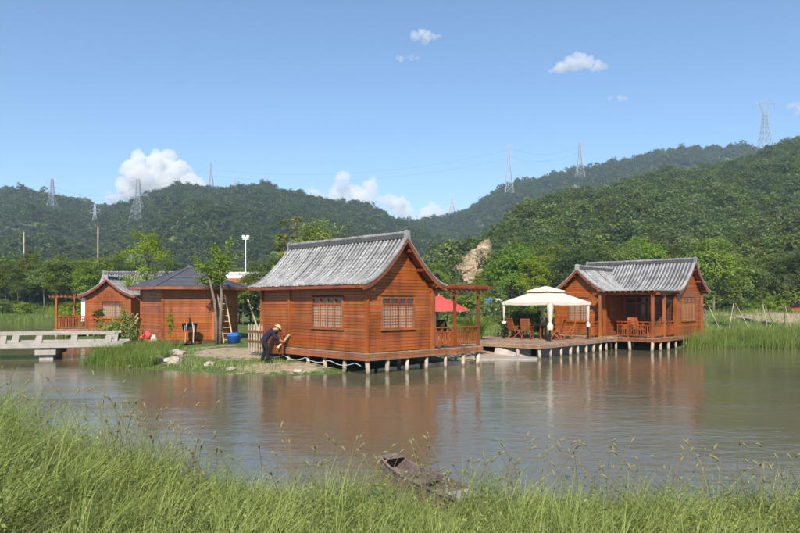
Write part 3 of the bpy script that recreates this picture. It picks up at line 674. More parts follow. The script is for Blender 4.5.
def drape(x, y, z_tie, z_end, wt, flare):
    mb = MB(); prof = [(1.84, wt), (1.7, wt*1.05), (z_tie+.18, wt*.8), (z_tie, wt*.38), (z_tie-.1, wt*.6), ((z_tie+z_end)/2, wt*flare), (z_end, wt*flare*.9)]
    rows = []
    for z, w_ in prof:
        rows.append([(x+w_*math.cos(2*math.pi*k/18)*(1+.22*math.sin(k*2.4)), y+w_*.7*math.sin(2*math.pi*k/18)*(1+.22*math.cos(k*3.1)), z+.02*math.sin(k*1.7)) for k in range(18)])
    for r_ in rows: mb.v += r_
    for j in range(len(rows)-1):
        for i in range(18): mb.f.append((j*18+i, j*18+(i+1) % 18, (j+1)*18+(i+1) % 18, (j+1)*18+i))
    return mb.build('drape', 'white_cloth', ga, True)
drape(-.02, -.04, .95, .55, .17, 1.0); drape(GS, -.02, .95, .62, .08, 1.5); drape(-.02, GS, 1.0, .78, .07, 1.9); drape(GS, GS, 1.0, .7, .1, 1)

def chair_proto(label, group, mat='red_wood'):
    c = thing('garden_chair', label, 'chair', (0, 0, 0), 0, group)
    st = MB().box(-.24, .24, -.22, .24, .40, .425).build('seat', mat, c)
    for i in range(6): MB().box(-.235, .235, -.22+i*.077, -.16+i*.077, .426, .445).build('slat', mat, st)
    bk = MB().bar((-.23, -.2, .3), (-.23, -.42, 1.05), .045, .03).bar((.23, -.2, .3), (.23, -.42, 1.05), .045, .03).bar((-.25, -.42, 1.05), (.25, -.42, 1.05), .06, .04).build('backrest', mat, c)
    for i in range(7): x = -.18+i*.06; MB().bar((x, -.225, .42), (x, -.412, 1.03), .042, .018).build('slat', mat, bk)
    for s in (-1, 1):
        MB().bar((s*.26, .28, 0), (s*.26, -.18, .62), .04, .05).build('leg', mat, c); MB().bar((s*.225, -.34, 0), (s*.225, .2, .42), .04, .05).build('leg', mat, c)
        MB().bar((s*.27, -.30, .64), (s*.27, .24, .66), .06, .03).build('armrest', mat, c)
    return c
def on_terrace(x, y): return Vector((x, y, TZ))
gp = 'red-brown folding chairs under the gazebo'
chs = [((6.62, 35.35), R(-28), 'red-brown slatted garden chair with its back to the pond, nearest the left gazebo post'),
       ((8.0, 34.75), R(62), 'red-brown folding chair beside the hanging front drape, turned towards the table'),
       ((8.72, 35.3), R(75), 'red-brown folding chair farthest to the right under the gazebo'),
       ((6.2, 36.6), R(-60), 'red-brown garden chair behind the leftmost one by the potted shrub'),
       ((8.2, 37.3), R(165), 'red-brown garden chair on the far side of the gazebo table')]
c0 = chair_proto(chs[0][2], gp)
for i, (p, a, lb) in enumerate(chs):
    c = c0 if i == 0 else copy_tree(c0); c.location = on_terrace(*p); c.rotation_euler = (0, 0, a); c['label'] = lb
tb = thing('garden_table', 'square red-brown garden table in the middle of the gazebo', 'table', (7.55, 35.85, TZ), R(20))
tp = MB().box(-.5, .5, -.5, .5, .70, .735).build('table_top', 'red_wood', tb)
for i in range(8): MB().box(-.49, .49, -.495+i*.124, -.385+i*.124, .736, .75).build('slat', 'red_wood', tp)
for x in (-.42, .42):
    for y in (-.42, .42): MB().box(x-.035, x+.035, y-.035, y+.035, 0, .7).build('leg', 'red_wood', tb)

# porch furniture of the large house (house frame: along the porch s, depth t)
def nh_pt(s, t_, z=.76):
    u = Vector((math.cos(TH), math.sin(TH), 0)); v = Vector((-math.sin(TH), math.cos(TH), 0)); return Vector((-1.14, 23.5, z)) + u*s + v*t_
def rh_pt(s, t_, z=.68):
    a = R(46); u = Vector((math.cos(a), math.sin(a), 0)); v = Vector((-math.sin(a), math.cos(a), 0)); return Vector((13, 35, z)) + u*s + v*t_
pc = [((4.35, .95), TH+R(80), 'dark wooden chair on the large house porch, nearer the wall'), ((5.4, 1.0), TH-R(100), 'dark wooden chair on the large house porch, nearer the outer post')]
for i, (p, a, lb) in enumerate(pc):
    if i == 0: c = c1 = chair_proto(lb, 'dark chairs on the porch', 'dark_wood')
    else: c = copy_tree(c1)
    c.location = nh_pt(*p); c.rotation_euler = (0, 0, a); c['label'] = lb
tb = thing('porch_table', 'small dark round table between the porch chairs', 'table', nh_pt(4.88, 1.05), 0)
MB().lathe([(.36, .70), (.38, .72), (.36, .745)], 20).build('table_top', 'dark_wood', tb); MB().lathe([(.05, .05), (.04, .4), (.06, .70)], 10).build('stem', 'dark_wood', tb); MB().lathe([(.25, 0), (.22, .03), (.06, .06)], 14).build('base', 'dark_wood', tb)
wc = thing('white_cabinet', 'small white cabinet on the porch against the house wall', 'cabinet', nh_pt(3.55, .55), TH)
MB().box(-.15, .15, -.2, .2, 0, 1.0).build('body', 'white_paint', wc); MB().box(-.13, .13, -.215, -.201, .08, .94).build('door', 'white_paint', wc); MB().box(-.16, .16, -.22, .22, 1.0, 1.03).build('top', 'white_paint', wc)
rc = [((.75, 1.1), R(200), 'wooden chair on the recessed porch, facing the pond'), ((1.2, 2.05), R(120), 'wooden chair deeper in the recessed porch beside the wing wall')]
for i, (p, a, lb) in enumerate(rc):
    c = copy_tree(c0); c.location = rh_pt(*p); c.rotation_euler = (0, 0, a); c['label'] = lb; c['group'] = 'chairs on the recessed porch'
# low railing piece in front of the wing corner
gr = thing('low_gate', 'low wooden railing section on the terrace at the wing corner', 'railing', (10.62, 37.15, TZ), R(49))
railing(gr, (-.55, 0), (.35, 0), 0, .85, .13); MB().box(-.6, -.52, -.04, .04, 0, .9).build('post', 'plank', gr); MB().box(.35, .43, -.04, .04, 0, .9).build('post', 'plank', gr)

# red parasol behind the porch
pr = thing('parasol', 'open red parasol standing on the grass behind the porch', 'parasol', (2.2, 38.5, gz(2.2, 38.5)))
MB().tube([(0, 0, 0), (0, 0, 2.55)], .025, 8).build('pole', 'steel', pr)
mb = MB(); nn = 8
ringz = [(1.75, 1.55), (1.4, 1.78), (.8, 2.1), (.05, 2.42)]
for r_, z in ringz:
    for k in range(nn*2): a = math.pi*k/nn; f = 1 if k % 2 == 0 else .93; mb.v.append((r_*f*math.cos(a), r_*f*math.sin(a), z+(0 if k % 2 == 0 else .02)))
for j in range(3):
    for k in range(nn*2): mb.f.append((j*nn*2+k, j*nn*2+(k+1) % (nn*2), (j+1)*nn*2+(k+1) % (nn*2), (j+1)*nn*2+k))
cn = mb.build('canopy', 'red', pr)
for k in range(nn): a = 2*math.pi*k/nn; MB().bar((0, 0, 2.38), (1.7*math.cos(a), 1.7*math.sin(a), 1.53), .02).build('rib', 'steel', pr)
MB().lathe([(.3, 0), (.3, .1), (.06, .16)], 14).build('base', 'concrete', pr)

# banners in blue and white beyond the lawn
for i, (x, y) in enumerate(((8.5, 68), (9.6, 68.5), (10.9, 68))):
    bn = thing('banner', ['blue fabric banner on a pole beyond the lawn, leftmost of three', 'white fabric banner on a pole beyond the lawn, middle of three', 'blue fabric banner on a pole beyond the lawn, rightmost of three'][i], 'banner', (x, y, gz(x, y)), 0, 'banners beyond the lawn')
    MB().tube([(0, 0, 0), (0, 0, 2.2)], .03, 6).build('pole', 'steel', bn)
    pts = [(.03+.7*k/6, .06*math.sin(k*1.4), 0) for k in range(7)]
    mb = MB()
    for z in (.7, 1.4, 2.15): mb.v += [(x_, y_+.03*math.sin(z*4), z) for x_, y_, _ in pts]
    for j in range(2):
        for k in range(6): mb.f.append((j*7+k, j*7+k+1, j*7+k+8, j*7+k+7))
    mb.build('cloth', 'white_cloth' if i == 1 else 'blue', bn)

# ------------------------------------------------------------ concrete footbridge
br = thing('footbridge', 'pale concrete footbridge with low open parapet crossing to the islet', 'bridge', (-13.8, 31.4, 0), R(14))
dk = MB().box(-26, 1.1, -.95, .95, .50, .70).build('deck_slab', 'concrete', br); MB().box(-26, 1.1, -1.02, -.96, .53, .74).build('edge_beam', 'concrete', br); MB().box(-26, 1.1, .96, 1.02, .42, .78).build('edge_beam', 'concrete', br)
for s in (-1, 1):
    y = s*.92; MB().box(-26, .75, y-.09, y+.09, 1.09, 1.18).build('handrail', 'concrete', br)
    me = MB().prism([(-.20, y-.08, .70), (.12, y-.08, .70), (.17, y-.08, 1.08), (-.07, y-.08, 1.08)], (0, .16, 0)).mesh('parapet_post', 'concrete')
    for i in range(18 if s < 0 else 6): inst('parapet_post', me, br, (.45-1.42*i*(1 if s < 0 else 3), 0, 0))
for x in (-2.1, -8.7, -15.3, -21.9):
    MB().box(x-.42, x+.42, -1.06, 1.06, .22, .44).build('pier_cap', 'concrete', br); MB().box(x-.28, x+.28, -.9, .9, -.9, .22).build('pier', 'concrete', br)

# ------------------------------------------------------------ things on the islet
def blob(name, label, cat, loc, sx, sy, sz, mat, seed, group=None):
    bm = bmesh.new(); bmesh.ops.create_icosphere(bm, subdivisions=3, radius=1)
    for v in bm.verts:
        n = noise.fractal(v.co*1.1+Vector((seed*7.1, seed, 0)), .8, 2, 4); c = v.co*(1+.35*n)
        c = Vector((round(c.x*3.2)/3.2*.45+c.x*.55, round(c.y*3.2)/3.2*.45+c.y*.55, c.z)); v.co = Vector((c.x*sx, c.y*sy, max(c.z*sz, -sz*.5)))
    me = bpy.data.meshes.new(name); bm.to_mesh(me); bm.free(); me.materials.append(M[mat]); o = inst(name, me, None, loc, (0, 0, seed)); return tag(o, label, cat, group)
for i, (x, y, s, lb) in enumerate([(-9.9, 27.5, .42, 'large pale boulder at the water edge below the hut'), (-10.9, 29.6, .36, 'flat pale rock in the grass under the red bundle'), (-9.7, 29.4, .3, 'pale rock beside the hut corner post'),
        (-9.0, 27.0, .32, 'brownish rock just right of the large boulder'), (-7.3, 26.1, .2, 'small stone on the bare shore between boulder and worker'), (-3.6, 24.1, .17, 'small stone at the shore near the house stilts'),
        (-10.4, 26.3, .16, 'little white stone lying in the shallows'), (-6.2, 24.9, .14, 'little pale stone on the muddy shore in front of the worker'), (3.0, 32.6, .3, 'pale rock behind the porch beside the terrace')]):
    blob('rock', lb, 'rock', (x, y, max(gz(x, y), 0)+s*.12), s*1.25, s, s*.62, 'rock', i+1.3, 'rocks along the shore')
# ladder
ld = thing('ladder', 'pale wooden ladder leaning on the shaded wall of the hexagonal hut', 'ladder', (0, 0, 0))
A0, A1_ = Vector((-8.9, 35.3, .42)), Vector((-9.55, 36.3, 2.95)); dd = Vector((.21, .06, 0))
for s in (-1, 1): MB().bar(A0+dd*s*1.1, A1_+dd*s*.85, .055, .04).build('rail', 'pale_wood', ld)
for i in range(8): f = (i+.6)/8.2; c = A0.lerp(A1_, f); MB().bar(c-dd*1.0, c+dd*1.0, .04, .03).build('rung', 'pale_wood', ld)
# wheelbarrow tipped up against the hut
wb = thing('wheelbarrow', 'dark wheelbarrow tipped up against the hut with its pale handles down', 'wheelbarrow', (-11.15, 36.05, .42), R(14))
wb_t = MB(); wb_t.add([(-.34, 0, .62), (.34, 0, .62), (.40, .02, 1.0), (-.40, .02, 1.0), (-.24, .26, .66), (.24, .26, .66), (.28, .28, .95), (-.28, .28, .95)], [(4, 5, 6, 7), (0, 1, 5, 4), (1, 2, 6, 5), (2, 3, 7, 6), (3, 0, 4, 7)])
wb_t.build('tray', 'black_metal', wb)
for s in (-1, 1): MB().tube([(s*.20, -.42, 0), (s*.2, -.06, .6), (s*.13, .1, 1.05)], .025, 8).build('handle', 'pale_wood', wb)
for s in (-1, 1): MB().tube([(s*.22, .05, .62), (s*.25, -.22, .55), (s*.22, -.12, .92)], .015, 6).build('stand', 'steel', wb)
wl = MB(); wl.tube([(-.04, .2, 1.12), (.04, .2, 1.12)], .17, 16); wl.build('wheel', 'rubber', wb)
# red bundle, blue tub
rb = thing('red_bundle', 'red cloth bundle heaped at the left corner of the hut', 'bundle', (-13.15, 35.2, gz(-13.15, 35.2)))
b0 = blob('cloth', None, None, (0, 0, .33), .42, .32, .48, 'red', 3.3); b0.parent = rb; b1 = blob('cloth_fold', None, None, (.12, -.1, .72), .22, .2, .2, 'red', 5.1); b1.parent = rb
b2 = blob('white_bag', None, None, (.42, -.1, .55), .15, .12, .2, 'white_cloth', 6.1); b2.parent = rb
bt = thing('blue_tub', 'blue plastic tub at the foot of the ladder', 'tub', (-8.55, 35.0, gz(-8.55, 35)))
MB().lathe([(.3, 0), (.36, .38), (.39, .40), (.35, .40), (.29, .03)], 18).build('tub', 'blue', bt, True)
b3 = blob('tarpaulin', None, None, (-.05, .05, .42), .34, .3, .12, 'blue', 2.2); b3.parent = bt
# timber props leaning beside the hut
for i, (a, q, lb) in enumerate([((-7.6, 37.4, .45), (-8.6, 38.4, 2.7), 'pale timber prop leaning on the right side of the hut'), ((-14.9, 36.4, .45), (-14.45, 37.6, 1.7), 'short pale prop leaning beside the left hut wall'), ((-15.3, 36.6, .45), (-14.6, 37.9, 1.9), 'longer pale prop leaning left of the hut')]):
    o = MB().bar(a, q, .07, .05).build('timber_prop', 'pale_wood'); tag(o, lb, 'timber', 'timber props by the hut')
# picket panel standing at the far end of the long house wall
pk = thing('picket_panel', 'low picket panel standing against the far end of the large house wall', 'fence', nh_pt(-.45, 5.0, .45), TH+R(90))
mb = MB(); mb.box(-.55, 2.1, -.015, .015, .45, .53); mb.box(-.55, 2.1, -.015, .015, .85, .93); rl = mb.build('rail', 'trim', pk)
me = MB().prism([(-.03, -.04, .05), (.03, -.04, .05), (.03, -.04, 1.1), (0, -.04, 1.16), (-.03, -.04, 1.1)], (0, .022, 0)).mesh('picket', 'trim')
for i in range(12): inst('picket', me, pk, (-.5+i*.11, 0, random.uniform(-.02, .02)))
me = MB().prism([(-.04, -.04, .05), (.04, -.04, .05), (.04, -.04, 1.12), (0, -.04, 1.2), (-.04, -.04, 1.12)], (0, .022, 0)).mesh('picket', 'stilt')
for i in range(6): inst('picket', me, pk, (.95+i*.2, 0, random.uniform(-.03, .03)))
# white hose slung below the deck edge
pts = []
for i in range(41):
    t_ = 6.2-6.1*i/40; p = nh_pt(-.2, t_, .46-.13*abs(math.sin(i*.33))-.05*(i/40)); pts.append(p)
o = MB().tube(pts, .013, 6).build('hose', 'white_hose', None, True); tag(o, 'white hose sagging along the underside of the large house deck', 'hose')

# ------------------------------------------------------------ the worker
def skin_obj(name, joints, edges, mat, parent, sub=2, root=0):
    me = bpy.data.meshes.new(name); me.from_pydata([j[:3] for j in joints], edges, []); o = bpy.data.objects.new(name, me); link(o, parent)
    sm = o.modifiers.new('skin', 'SKIN'); sm.use_smooth_shade = True
    for i, j in enumerate(joints):
        r = j[3]; me.skin_vertices[0].data[i].radius = (r if not isinstance(r, tuple) else r[0], r if not isinstance(r, tuple) else r[1]); me.skin_vertices[0].data[i].use_root = (i == root)
    ss = o.modifiers.new('sub', 'SUBSURF'); ss.levels = sub; ss.render_levels = sub; me.materials.append(M[mat]); return o
pz = gz(-5.25, 26.4)
pe = thing('person', 'person in dark shirt, black trousers and straw hat bending over the deck edge', 'person', (-5.25, 26.4, pz), R(10)); pe.scale = (.93,)*3
# x forward (to the right in the photograph), y to the person's left
J = [(-.02, 0, .90, .085), (.10, 0, 1.10, .085), (.26, 0, 1.27, .09), (.36, 0, 1.345, .08), (.44, 0, 1.37, .055), (.50, 0, 1.385, .075), (.56, 0, 1.40, .095), (.60, 0, 1.36, .085),
     (-.02, .10, .82, .07), (.02, .13, .48, .068), (-.13, .14, .10, .045), (.02, .15, .03, .04),
     (-.02, -.10, .82, .07), (.16, -.14, .50, .068), (.10, -.15, .10, .045), (.25, -.16, .03, .04),
     (.34, .19, 1.26, .06), (.48, .23, 1.02, .048), (.66, .16, .86, .034), (.72, .14, .82, .036),
     (.34, -.19, 1.26, .06), (.46, -.24, 1.00, .048), (.66, -.14, .90, .034), (.72, -.11, .86, .036)]
E = [(0, 1), (1, 2), (2, 3), (3, 4), (4, 5), (5, 6), (6, 7), (0, 8), (8, 9), (9, 10), (10, 11), (0, 12), (12, 13), (13, 14), (14, 15), (2, 16), (16, 17), (17, 18), (18, 19), (2, 20), (20, 21), (21, 22), (22, 23)]
for hand in (19, 23):
    hx, hy, hz = J[hand][:3]
    for k in range(5):
        n0 = len(J); off = (k-2)*.018
        if k == 0: J.append((hx+.02, hy+.04, hz+.01, .010)); J.append((hx+.05, hy+.05, hz-.01, .009)); E += [(hand, n0), (n0, n0+1)]
        else:
            ln = (.05, .06, .055, .045)[k-1]; J.append((hx+.05, hy+off, hz-.015, .010)); J.append((hx+.05+ln, hy+off, hz-.05, .008)); E += [(hand, n0), (n0, n0+1)]
skin_obj('body', J, E, 'skin', pe)
skin_obj('shirt', [(-.035, 0, .80, .178), (0, 0, .97, .15), (.10, 0, 1.11, .15), (.26, 0, 1.27, .165), (.36, 0, 1.34, .12), (.33, .20, 1.26, .085), (.48, .235, 1.02, .07), (.60, .18, .92, .055), (.33, -.20, 1.26, .085), (.46, -.245, 1.0, .07), (.60, -.18, .93, .055)],
    [(0, 1), (1, 2), (2, 3), (3, 4), (3, 5), (5, 6), (6, 7), (3, 8), (8, 9), (9, 10)], 'navy', pe)
skin_obj('trousers', [(.01, 0, .98, .15), (-.03, 0, .88, .16), (-.03, .11, .78, .12), (.02, .135, .48, .09), (-.12, .14, .06, .08), (-.03, -.11, .78, .12), (.15, -.14, .5, .09), (.10, -.15, .06, .08)],
    [(0, 1), (1, 2), (2, 3), (3, 4), (1, 5), (5, 6), (6, 7)], 'black_cloth', pe)
for x, y in ((-.08, .145), (.16, -.155)):
    skin_obj('shoe', [(x-.09, y, .05, .065), (x+.05, y, .05, .068), (x+.17, y, .04, .055)], [(0, 1), (1, 2)], 'black_cloth', pe, 1)
hat = MB().lathe([(.20, 0), (.195, .012), (.12, .03), (.11, .08), (.06, .11)], 20).build('hat', 'straw', pe, True); hat.location = (.56, 0, 1.44); hat.rotation_euler = (0, R(35), 0)
hd = MB()
for s in (-1, 1): hd.add([(.665, s*.035-.012, 1.385), (.665, s*.035+.012, 1.385), (.668, s*.035+.012, 1.40), (.668, s*.035-.012, 1.40), (.64, s*.035, 1.39)], [(0, 1, 2, 3), (0, 1, 4), (2, 3, 4)])
hd.build('eyes', 'black_cloth', pe)
MB().lathe([(.02, 0), (.016, .04), (.005, .06)], 8, (.675, 0, 1.34)).build('nose', 'skin', pe, True)
# board the worker handles
o = MB().bar((-4.75, 26.35, pz+.55), (-4.35, 26.75, pz+1.05), .12, .03).build('timber_offcut', 'pale_wood'); tag(o, 'pale timber offcut held by the bending worker at the deck edge', 'timber')

# ------------------------------------------------------------ punt in the near grass
bt = thing('punt', 'weathered wooden punt half hidden in the near bank grass', 'boat', (.2, 9.4, -.01), math.atan2(-.885, .466)); bt.scale = (.72, .52, .72)
ns = 13; secs = []
for i in range(ns):
    f = i/(ns-1); x = -1.15+3.3*f; wd = .22+.26*math.sin(min(1, f*1.5+.12)*math.pi/2)-.05*max(0, f-.8)*3; rise = .22*max(0, 1-f*3.2)**1.6 + .06*max(0, f-.8)*5
    secs.append((x, wd, rise))
def hull(side):
    mb = MB()
    for (x, wd, rz_) in secs: mb.v += [(x, side*wd*.82, -.1+rz_), (x, side*wd, .23+rz_*.55), (x, side*(wd-.035), .23+rz_*.55), (x, side*(wd*.82-.035), -.1+rz_)]
    for i in range(ns-1):
        for k in range(4): a, b_ = i*4+k, i*4+(k+1) % 4; mb.f.append((a, b_, b_+4, a+4))
    mb.f += [(0, 1, 2, 3), tuple(4*(ns-1)+k for k in range(4))]; return mb
for s in (-1, 1):
    sp_ = hull(s).build('side_plank', 'old_wood', bt); mb = MB().tube([(x, s*wd, .235+r_*.55) for x, wd, r_ in secs], .028, 6); mb.build('gunwale', 'old_wood', sp_)
mb = MB()
for (x, wd, r_) in secs: mb.v += [(x, -wd*.8, -.085+r_), (x, wd*.8, -.085+r_)]
for i in range(ns-1): mb.f.append((2*i, 2*i+1, 2*i+3, 2*i+2))
mb.build('bottom', 'old_wood', bt)
x, wd, r_ = secs[0]; MB().box(x-.03, x+.02, -wd*.97, wd*.97, -.1+r_, .24+r_*.55).build('bow_board', 'old_wood', bt); MB().box(x, x+.38, -wd*1.0, wd*1.0, .24+r_*.5, .265+r_*.5).build('bow_deck', 'old_wood', bt)
x, wd, r_ = secs[-1]; MB().box(x-.02, x+.03, -wd*.97, wd*.97, -.1+r_, .26+r_*.55).build('stern_board', 'old_wood', bt)
for q in (.35, 1.15): MB().box(q-.1, q+.1, -.44, .44, .15, .175).build('thwart', 'old_wood', bt)
MB().box(1.55, 1.95, -.36, .36, .245, .27).build('stern_seat', 'concrete', bt)
for q in (-.5, .0, .75, 1.5): MB().box(q-.02, q+.02, -.36, .36, -.08, -.05).build('frame_rib', 'old_wood', bt)

# ------------------------------------------------------------ pylons, mast, poles, far building, car
def at(px, py, Y): return Vector(((px-400)/680*Y, Y, 2.5+(303-py)*Y/680))
def stand_at(px, prow):
    Ys = np.arange(130, 845, 3.0); rows = 303-(ground_z((px-400)/680*Ys, Ys)-2.5)*680/Ys; k = np.where(rows <= prow)[0]; return float(Ys[k[0]]) if len(k) else 640.0
def pylon(label, px, ptop, pbase, Y, wpx, arms=3, style='T'):
    Y = stand_at(px, pbase-3)
    fat = 1 if style == 'T' else 1.6
    top = at(px, ptop, Y); base = at(px, pbase, Y); base.z -= 3; H = top.z-base.z
    o = thing('pylon', label, 'pylon', base, random.uniform(-.3, .3), 'power pylons on the hills'); k = Y/680
    bw = wpx*k/2; tw = bw*.2; th = max(.08, .21*k*fat) ; waist = .62
    def hw(f): return bw+(tw*1.5-bw)*min(1, f/waist) if f < waist else tw*1.5+(tw*.7-tw*1.5)*(f-waist)/(1-waist)
    body = MB(); lv = [0, .14, .27, .38, .48, .56, .62, .68, .74, .80, .86, .92, 1.0] if style == 'T' else [0, .14, .27, .38, .48, .56, .62, .68, .74]
    cs = [(-1, -1), (1, -1), (1, 1), (-1, 1)]
    for (a, b_) in cs: 
        for i in range(len(lv)-1): body.bar((a*hw(lv[i]), b_*hw(lv[i]), lv[i]*H), (a*hw(lv[i+1]), b_*hw(lv[i+1]), lv[i+1]*H), th*1.25)
    body.build('tower_leg', 'steel', o)
    lat = MB()
    for i in range(len(lv)-1):
        f, g = lv[i], lv[i+1]
        for q in range(4):
            a, b_ = cs[q], cs[(q+1) % 4]
            lat.bar((a[0]*hw(f), a[1]*hw(f), f*H), (b_[0]*hw(g), b_[1]*hw(g), g*H), th*.75); lat.bar((b_[0]*hw(f), b_[1]*hw(f), f*H), (a[0]*hw(g), a[1]*hw(g), g*H), th*.75)
            lat.bar((a[0]*hw(g), a[1]*hw(g), g*H), (b_[0]*hw(g), b_[1]*hw(g), g*H), th*.7)
    lat.build('lattice', 'steel', o)
    if style == 'T':
        for j in range(arms):
            z = H*(.68+.12*j); ln = bw*(1.25 - .15*j)
            for s in (-1, 1):
                MB().bar((s*tw, 0, z), (s*ln, 0, z+.01*H), th).bar((s*tw, 0, z+.045*H), (s*ln, 0, z+.012*H), th*.8).build('cross_arm', 'steel', o); MB().bar((s*ln, 0, z), (s*ln, 0, z-.05*H), th*.9).build('insulator', 'steel', o)
    else:                                       # Y-shaped head
        for s in (-1, 1):
            MB().bar((s*tw, 0, H*.74), (s*bw*.9, 0, H*.93), th*1.7).bar((s*tw*.3, 0, H*.74), (s*bw*.6, 0, H*.93), th*1.4).bar((s*bw*.9, 0, H*.93), (s*bw*.75, 0, H), th*1.3).bar((s*bw*.9, 0, H*.93), (s*bw*1.5, 0, H*.91), th*1.5).build('cross_arm', 'steel', o); MB().bar((s*bw*1.5, 0, H*.91), (s*bw*1.5, 0, H*.84), th).build('insulator', 'steel', o)
        MB().bar((-bw*.9, 0, H*.93), (bw*.9, 0, H*.93), th*1.5).build('cross_arm', 'steel', o)
    return o
pylon('lattice pylon standing on the slope near the left end of the hills', 52, 179, 217, 560, 12)
pylon('small lattice pylon low on the left hillside, between two taller ones', 95, 204, 228, 560, 8)
pylon('tall lattice pylon in front of the big white cumulus', 138, 179, 228, 470, 17)
pylon('slim pylon on the ridge right of the big cumulus', 211, 162, 190, 690, 6)
pylon('little pylon just showing over the ridge beside the slim one', 235, 177, 190, 700, 5, 2)
pylon('small pylon in the saddle between the hills, above the large roof', 452, 194, 224, 700, 11)
pylon('tall faint pylon where the far ridge starts to climb', 509, 144, 190, 840, 8)
pylon('tall pylon on the middle of the far ridge', 580, 142, 174, 840, 8)
pylon('pale pylon standing below the far ridge on the wooded slope', 575, 185, 208, 500, 12)
pylon('big pale pylon with forked head on the near hilltop, right', 765, 98, 162, 345, 14, 3, 'Y')
def wire(label, A, B, sag):
    A, B = Vector(A), Vector(B); pts = [A.lerp(B, f)+Vector((0, 0, -4*sag*f*(1-f))) for f in np.linspace(0, 1, 15)]
    o = MB().tube(pts, .045, 4).build('power_line', 'black_metal'); tag(o, label, 'cable', 'power lines between the pylons')
for i, (z0, z1) in enumerate(((186, 187), (191, 192))): wire(['upper power line between the two tall pylons on the left slope', 'lower power line between the two tall pylons on the left slope'][i], at(53, z0, stand_at(52, 214)), at(138, z1, stand_at(138, 225)), 7)
for i, (z0, z1) in enumerate(((184, 165), (190, 170))): wire(['upper power line from the tall left pylon to the slim ridge pylon', 'lower power line from the tall left pylon to the slim ridge pylon'][i], at(138, z0, stand_at(138, 225)), at(211, z1, stand_at(211, 187)), 6)
for i, (z0, z1) in enumerate(((148, 146), (156, 152))): wire(['upper power line between the two tall far ridge pylons', 'lower power line between the two tall far ridge pylons'][i], at(509, z0, stand_at(509, 187)), at(580, z1, stand_at(580, 171)), 7)
for i, (z0, z1) in enumerate(((170, 150), (176, 158))): wire(['upper power line across the gap from the slim pylon to the far ridge', 'lower power line across the gap from the slim pylon to the far ridge'][i], at(211, z0, stand_at(211, 187)), at(509, z1, stand_at(509, 187)), 12)
fm = thing('light_mast', 'white floodlight mast beyond the hexagonal hut roof', 'mast', (-22.7, 100, gz(-22.7, 100)))
MB().tube([(0, 0, 0), (0, 0, 10.6-gz(-22.7, 100)+1.6)], [.10, .065], 8).build('pole', 'white_paint', fm)
for s in (-1, 1): MB().lathe([(.1, 0), (.24, .14), (.26, .4), (.17, .5)], 10, (s*.3, 0, 11.2)).build('lamp_head', 'white_paint', fm)
MB().box(-.45, .45, -.05, .05, 11.08, 11.2).build('bracket', 'white_paint', fm)
for i, (px, y0, lb) in enumerate(((24, 232, 'thin pale pole rising from the trees at the far left'), (98, 226, 'thin pale pole rising behind the small pergola house'))):
    X = (px-400)/680*110; g = gz(X, 110); o = MB().tube([(X, 110, g), (X, 110, at(px, y0, 110).z)], [.13, .08], 8).build('utility_pole', 'stilt', None, True); tag(o, lb, 'pole', 'thin poles in the trees')
fb = thing('far_building', 'low white building with red brick front beyond the hut', 'building', (-23.5, 108, gz(-23.5, 108)))
MB().box(-4.2, 2.5, 0, 6, 0, 6.3).build('wall', 'plaster', fb); MB().box(-4.35, 2.65, -.15, 6.1, 6.3, 6.6).build('roof_slab', 'plaster', fb)
MB().box(-4.0, 1.9, -.12, -.005, 3.2, 5.6).build('brick_front', 'brick_red', fb)
for i in range(4): wn = MB().box(-3.9+i*1.6, -2.9+i*1.6, -.16, -.121, 1.6, 2.8).build('window', 'plaster', fb); MB().box(-3.8+i*1.6, -3.0+i*1.6, -.18, -.161, 1.7, 2.7).build('pane', 'dark_glass', wn)
lp = thing('lantern_post', 'black lantern on a post behind the large house roof', 'lamp', (2.15, 38.0+1.5, gz(2.15, 39.5)))
hL = at(438, 281, 39.5).z-gz(2.15, 39.5)
MB().tube([(0, 0, 0), (0, 0, hL)], [.06, .04], 8).build('post', 'black_metal', lp); MB().lathe([(.06, hL), (.13, hL+.08), (.16, hL+.32), (.2, hL+.34), (.05, hL+.46), (.02, hL+.55)], 8).build('lantern', 'black_metal', lp)
MB().lathe([(.10, hL+.085), (.135, hL+.31)], 8).build('lantern_glass', 'white_paint', lp)
# parked red car at the right edge
X = (806-400)/680*74; cr = thing('parked_car', 'red car parked by the bare strip at the right edge', 'car', (X, 74, gz(X, 74)), R(8))
prof = [(-2.1, .35), (-2.1, .75), (-1.95, .92), (-1.3, .98), (-.75, 1.42), (.65, 1.45), (1.25, 1.0), (2.0, .88), (2.12, .65), (2.1, .35)]
mb = MB(); mb.prism([(x, -.85, z) for x, z in prof], (0, 1.7, 0)); mb.build('body', plain('red_car_paint', (.5, .03, .03), .3, .1, 2, .5), cr)
for s in (-1, 1): MB().prism([(-1.1, s*.856, 1.0), (1.05, s*.856, 1.0), (.6, s*.856, 1.36), (-.7, s*.856, 1.34)], (0, s*.012, 0)).build('side_window', 'dark_glass', cr)
MB().prism([(-1.28, -.7, 1.02), (-.78, -.7, 1.4), (-.80, -.7, 1.43), (-1.34, -.7, 1.03)], (0, 1.4, 0)).build('windscreen', 'dark_glass', cr)
for x in (-1.35, 1.35):
    for s in (-1, 1): wl = MB().tube([(x, s*.7, .32), (x, s*.9, .32)], .32, 18).build('wheel', 'rubber', cr); MB().tube([(x, s*.895, .32), (x, s*.91, .32)], .19, 12).build('rim', 'steel', wl)
for s in (-1, 1): MB().box(-2.13, -2.07, s*.6-.14, s*.6+.14, .66, .8).build('headlight', 'white_paint', cr); MB().box(2.07, 2.14, s*.6-.14, s*.6+.14, .68, .82).build('tail_light', 'red', cr)

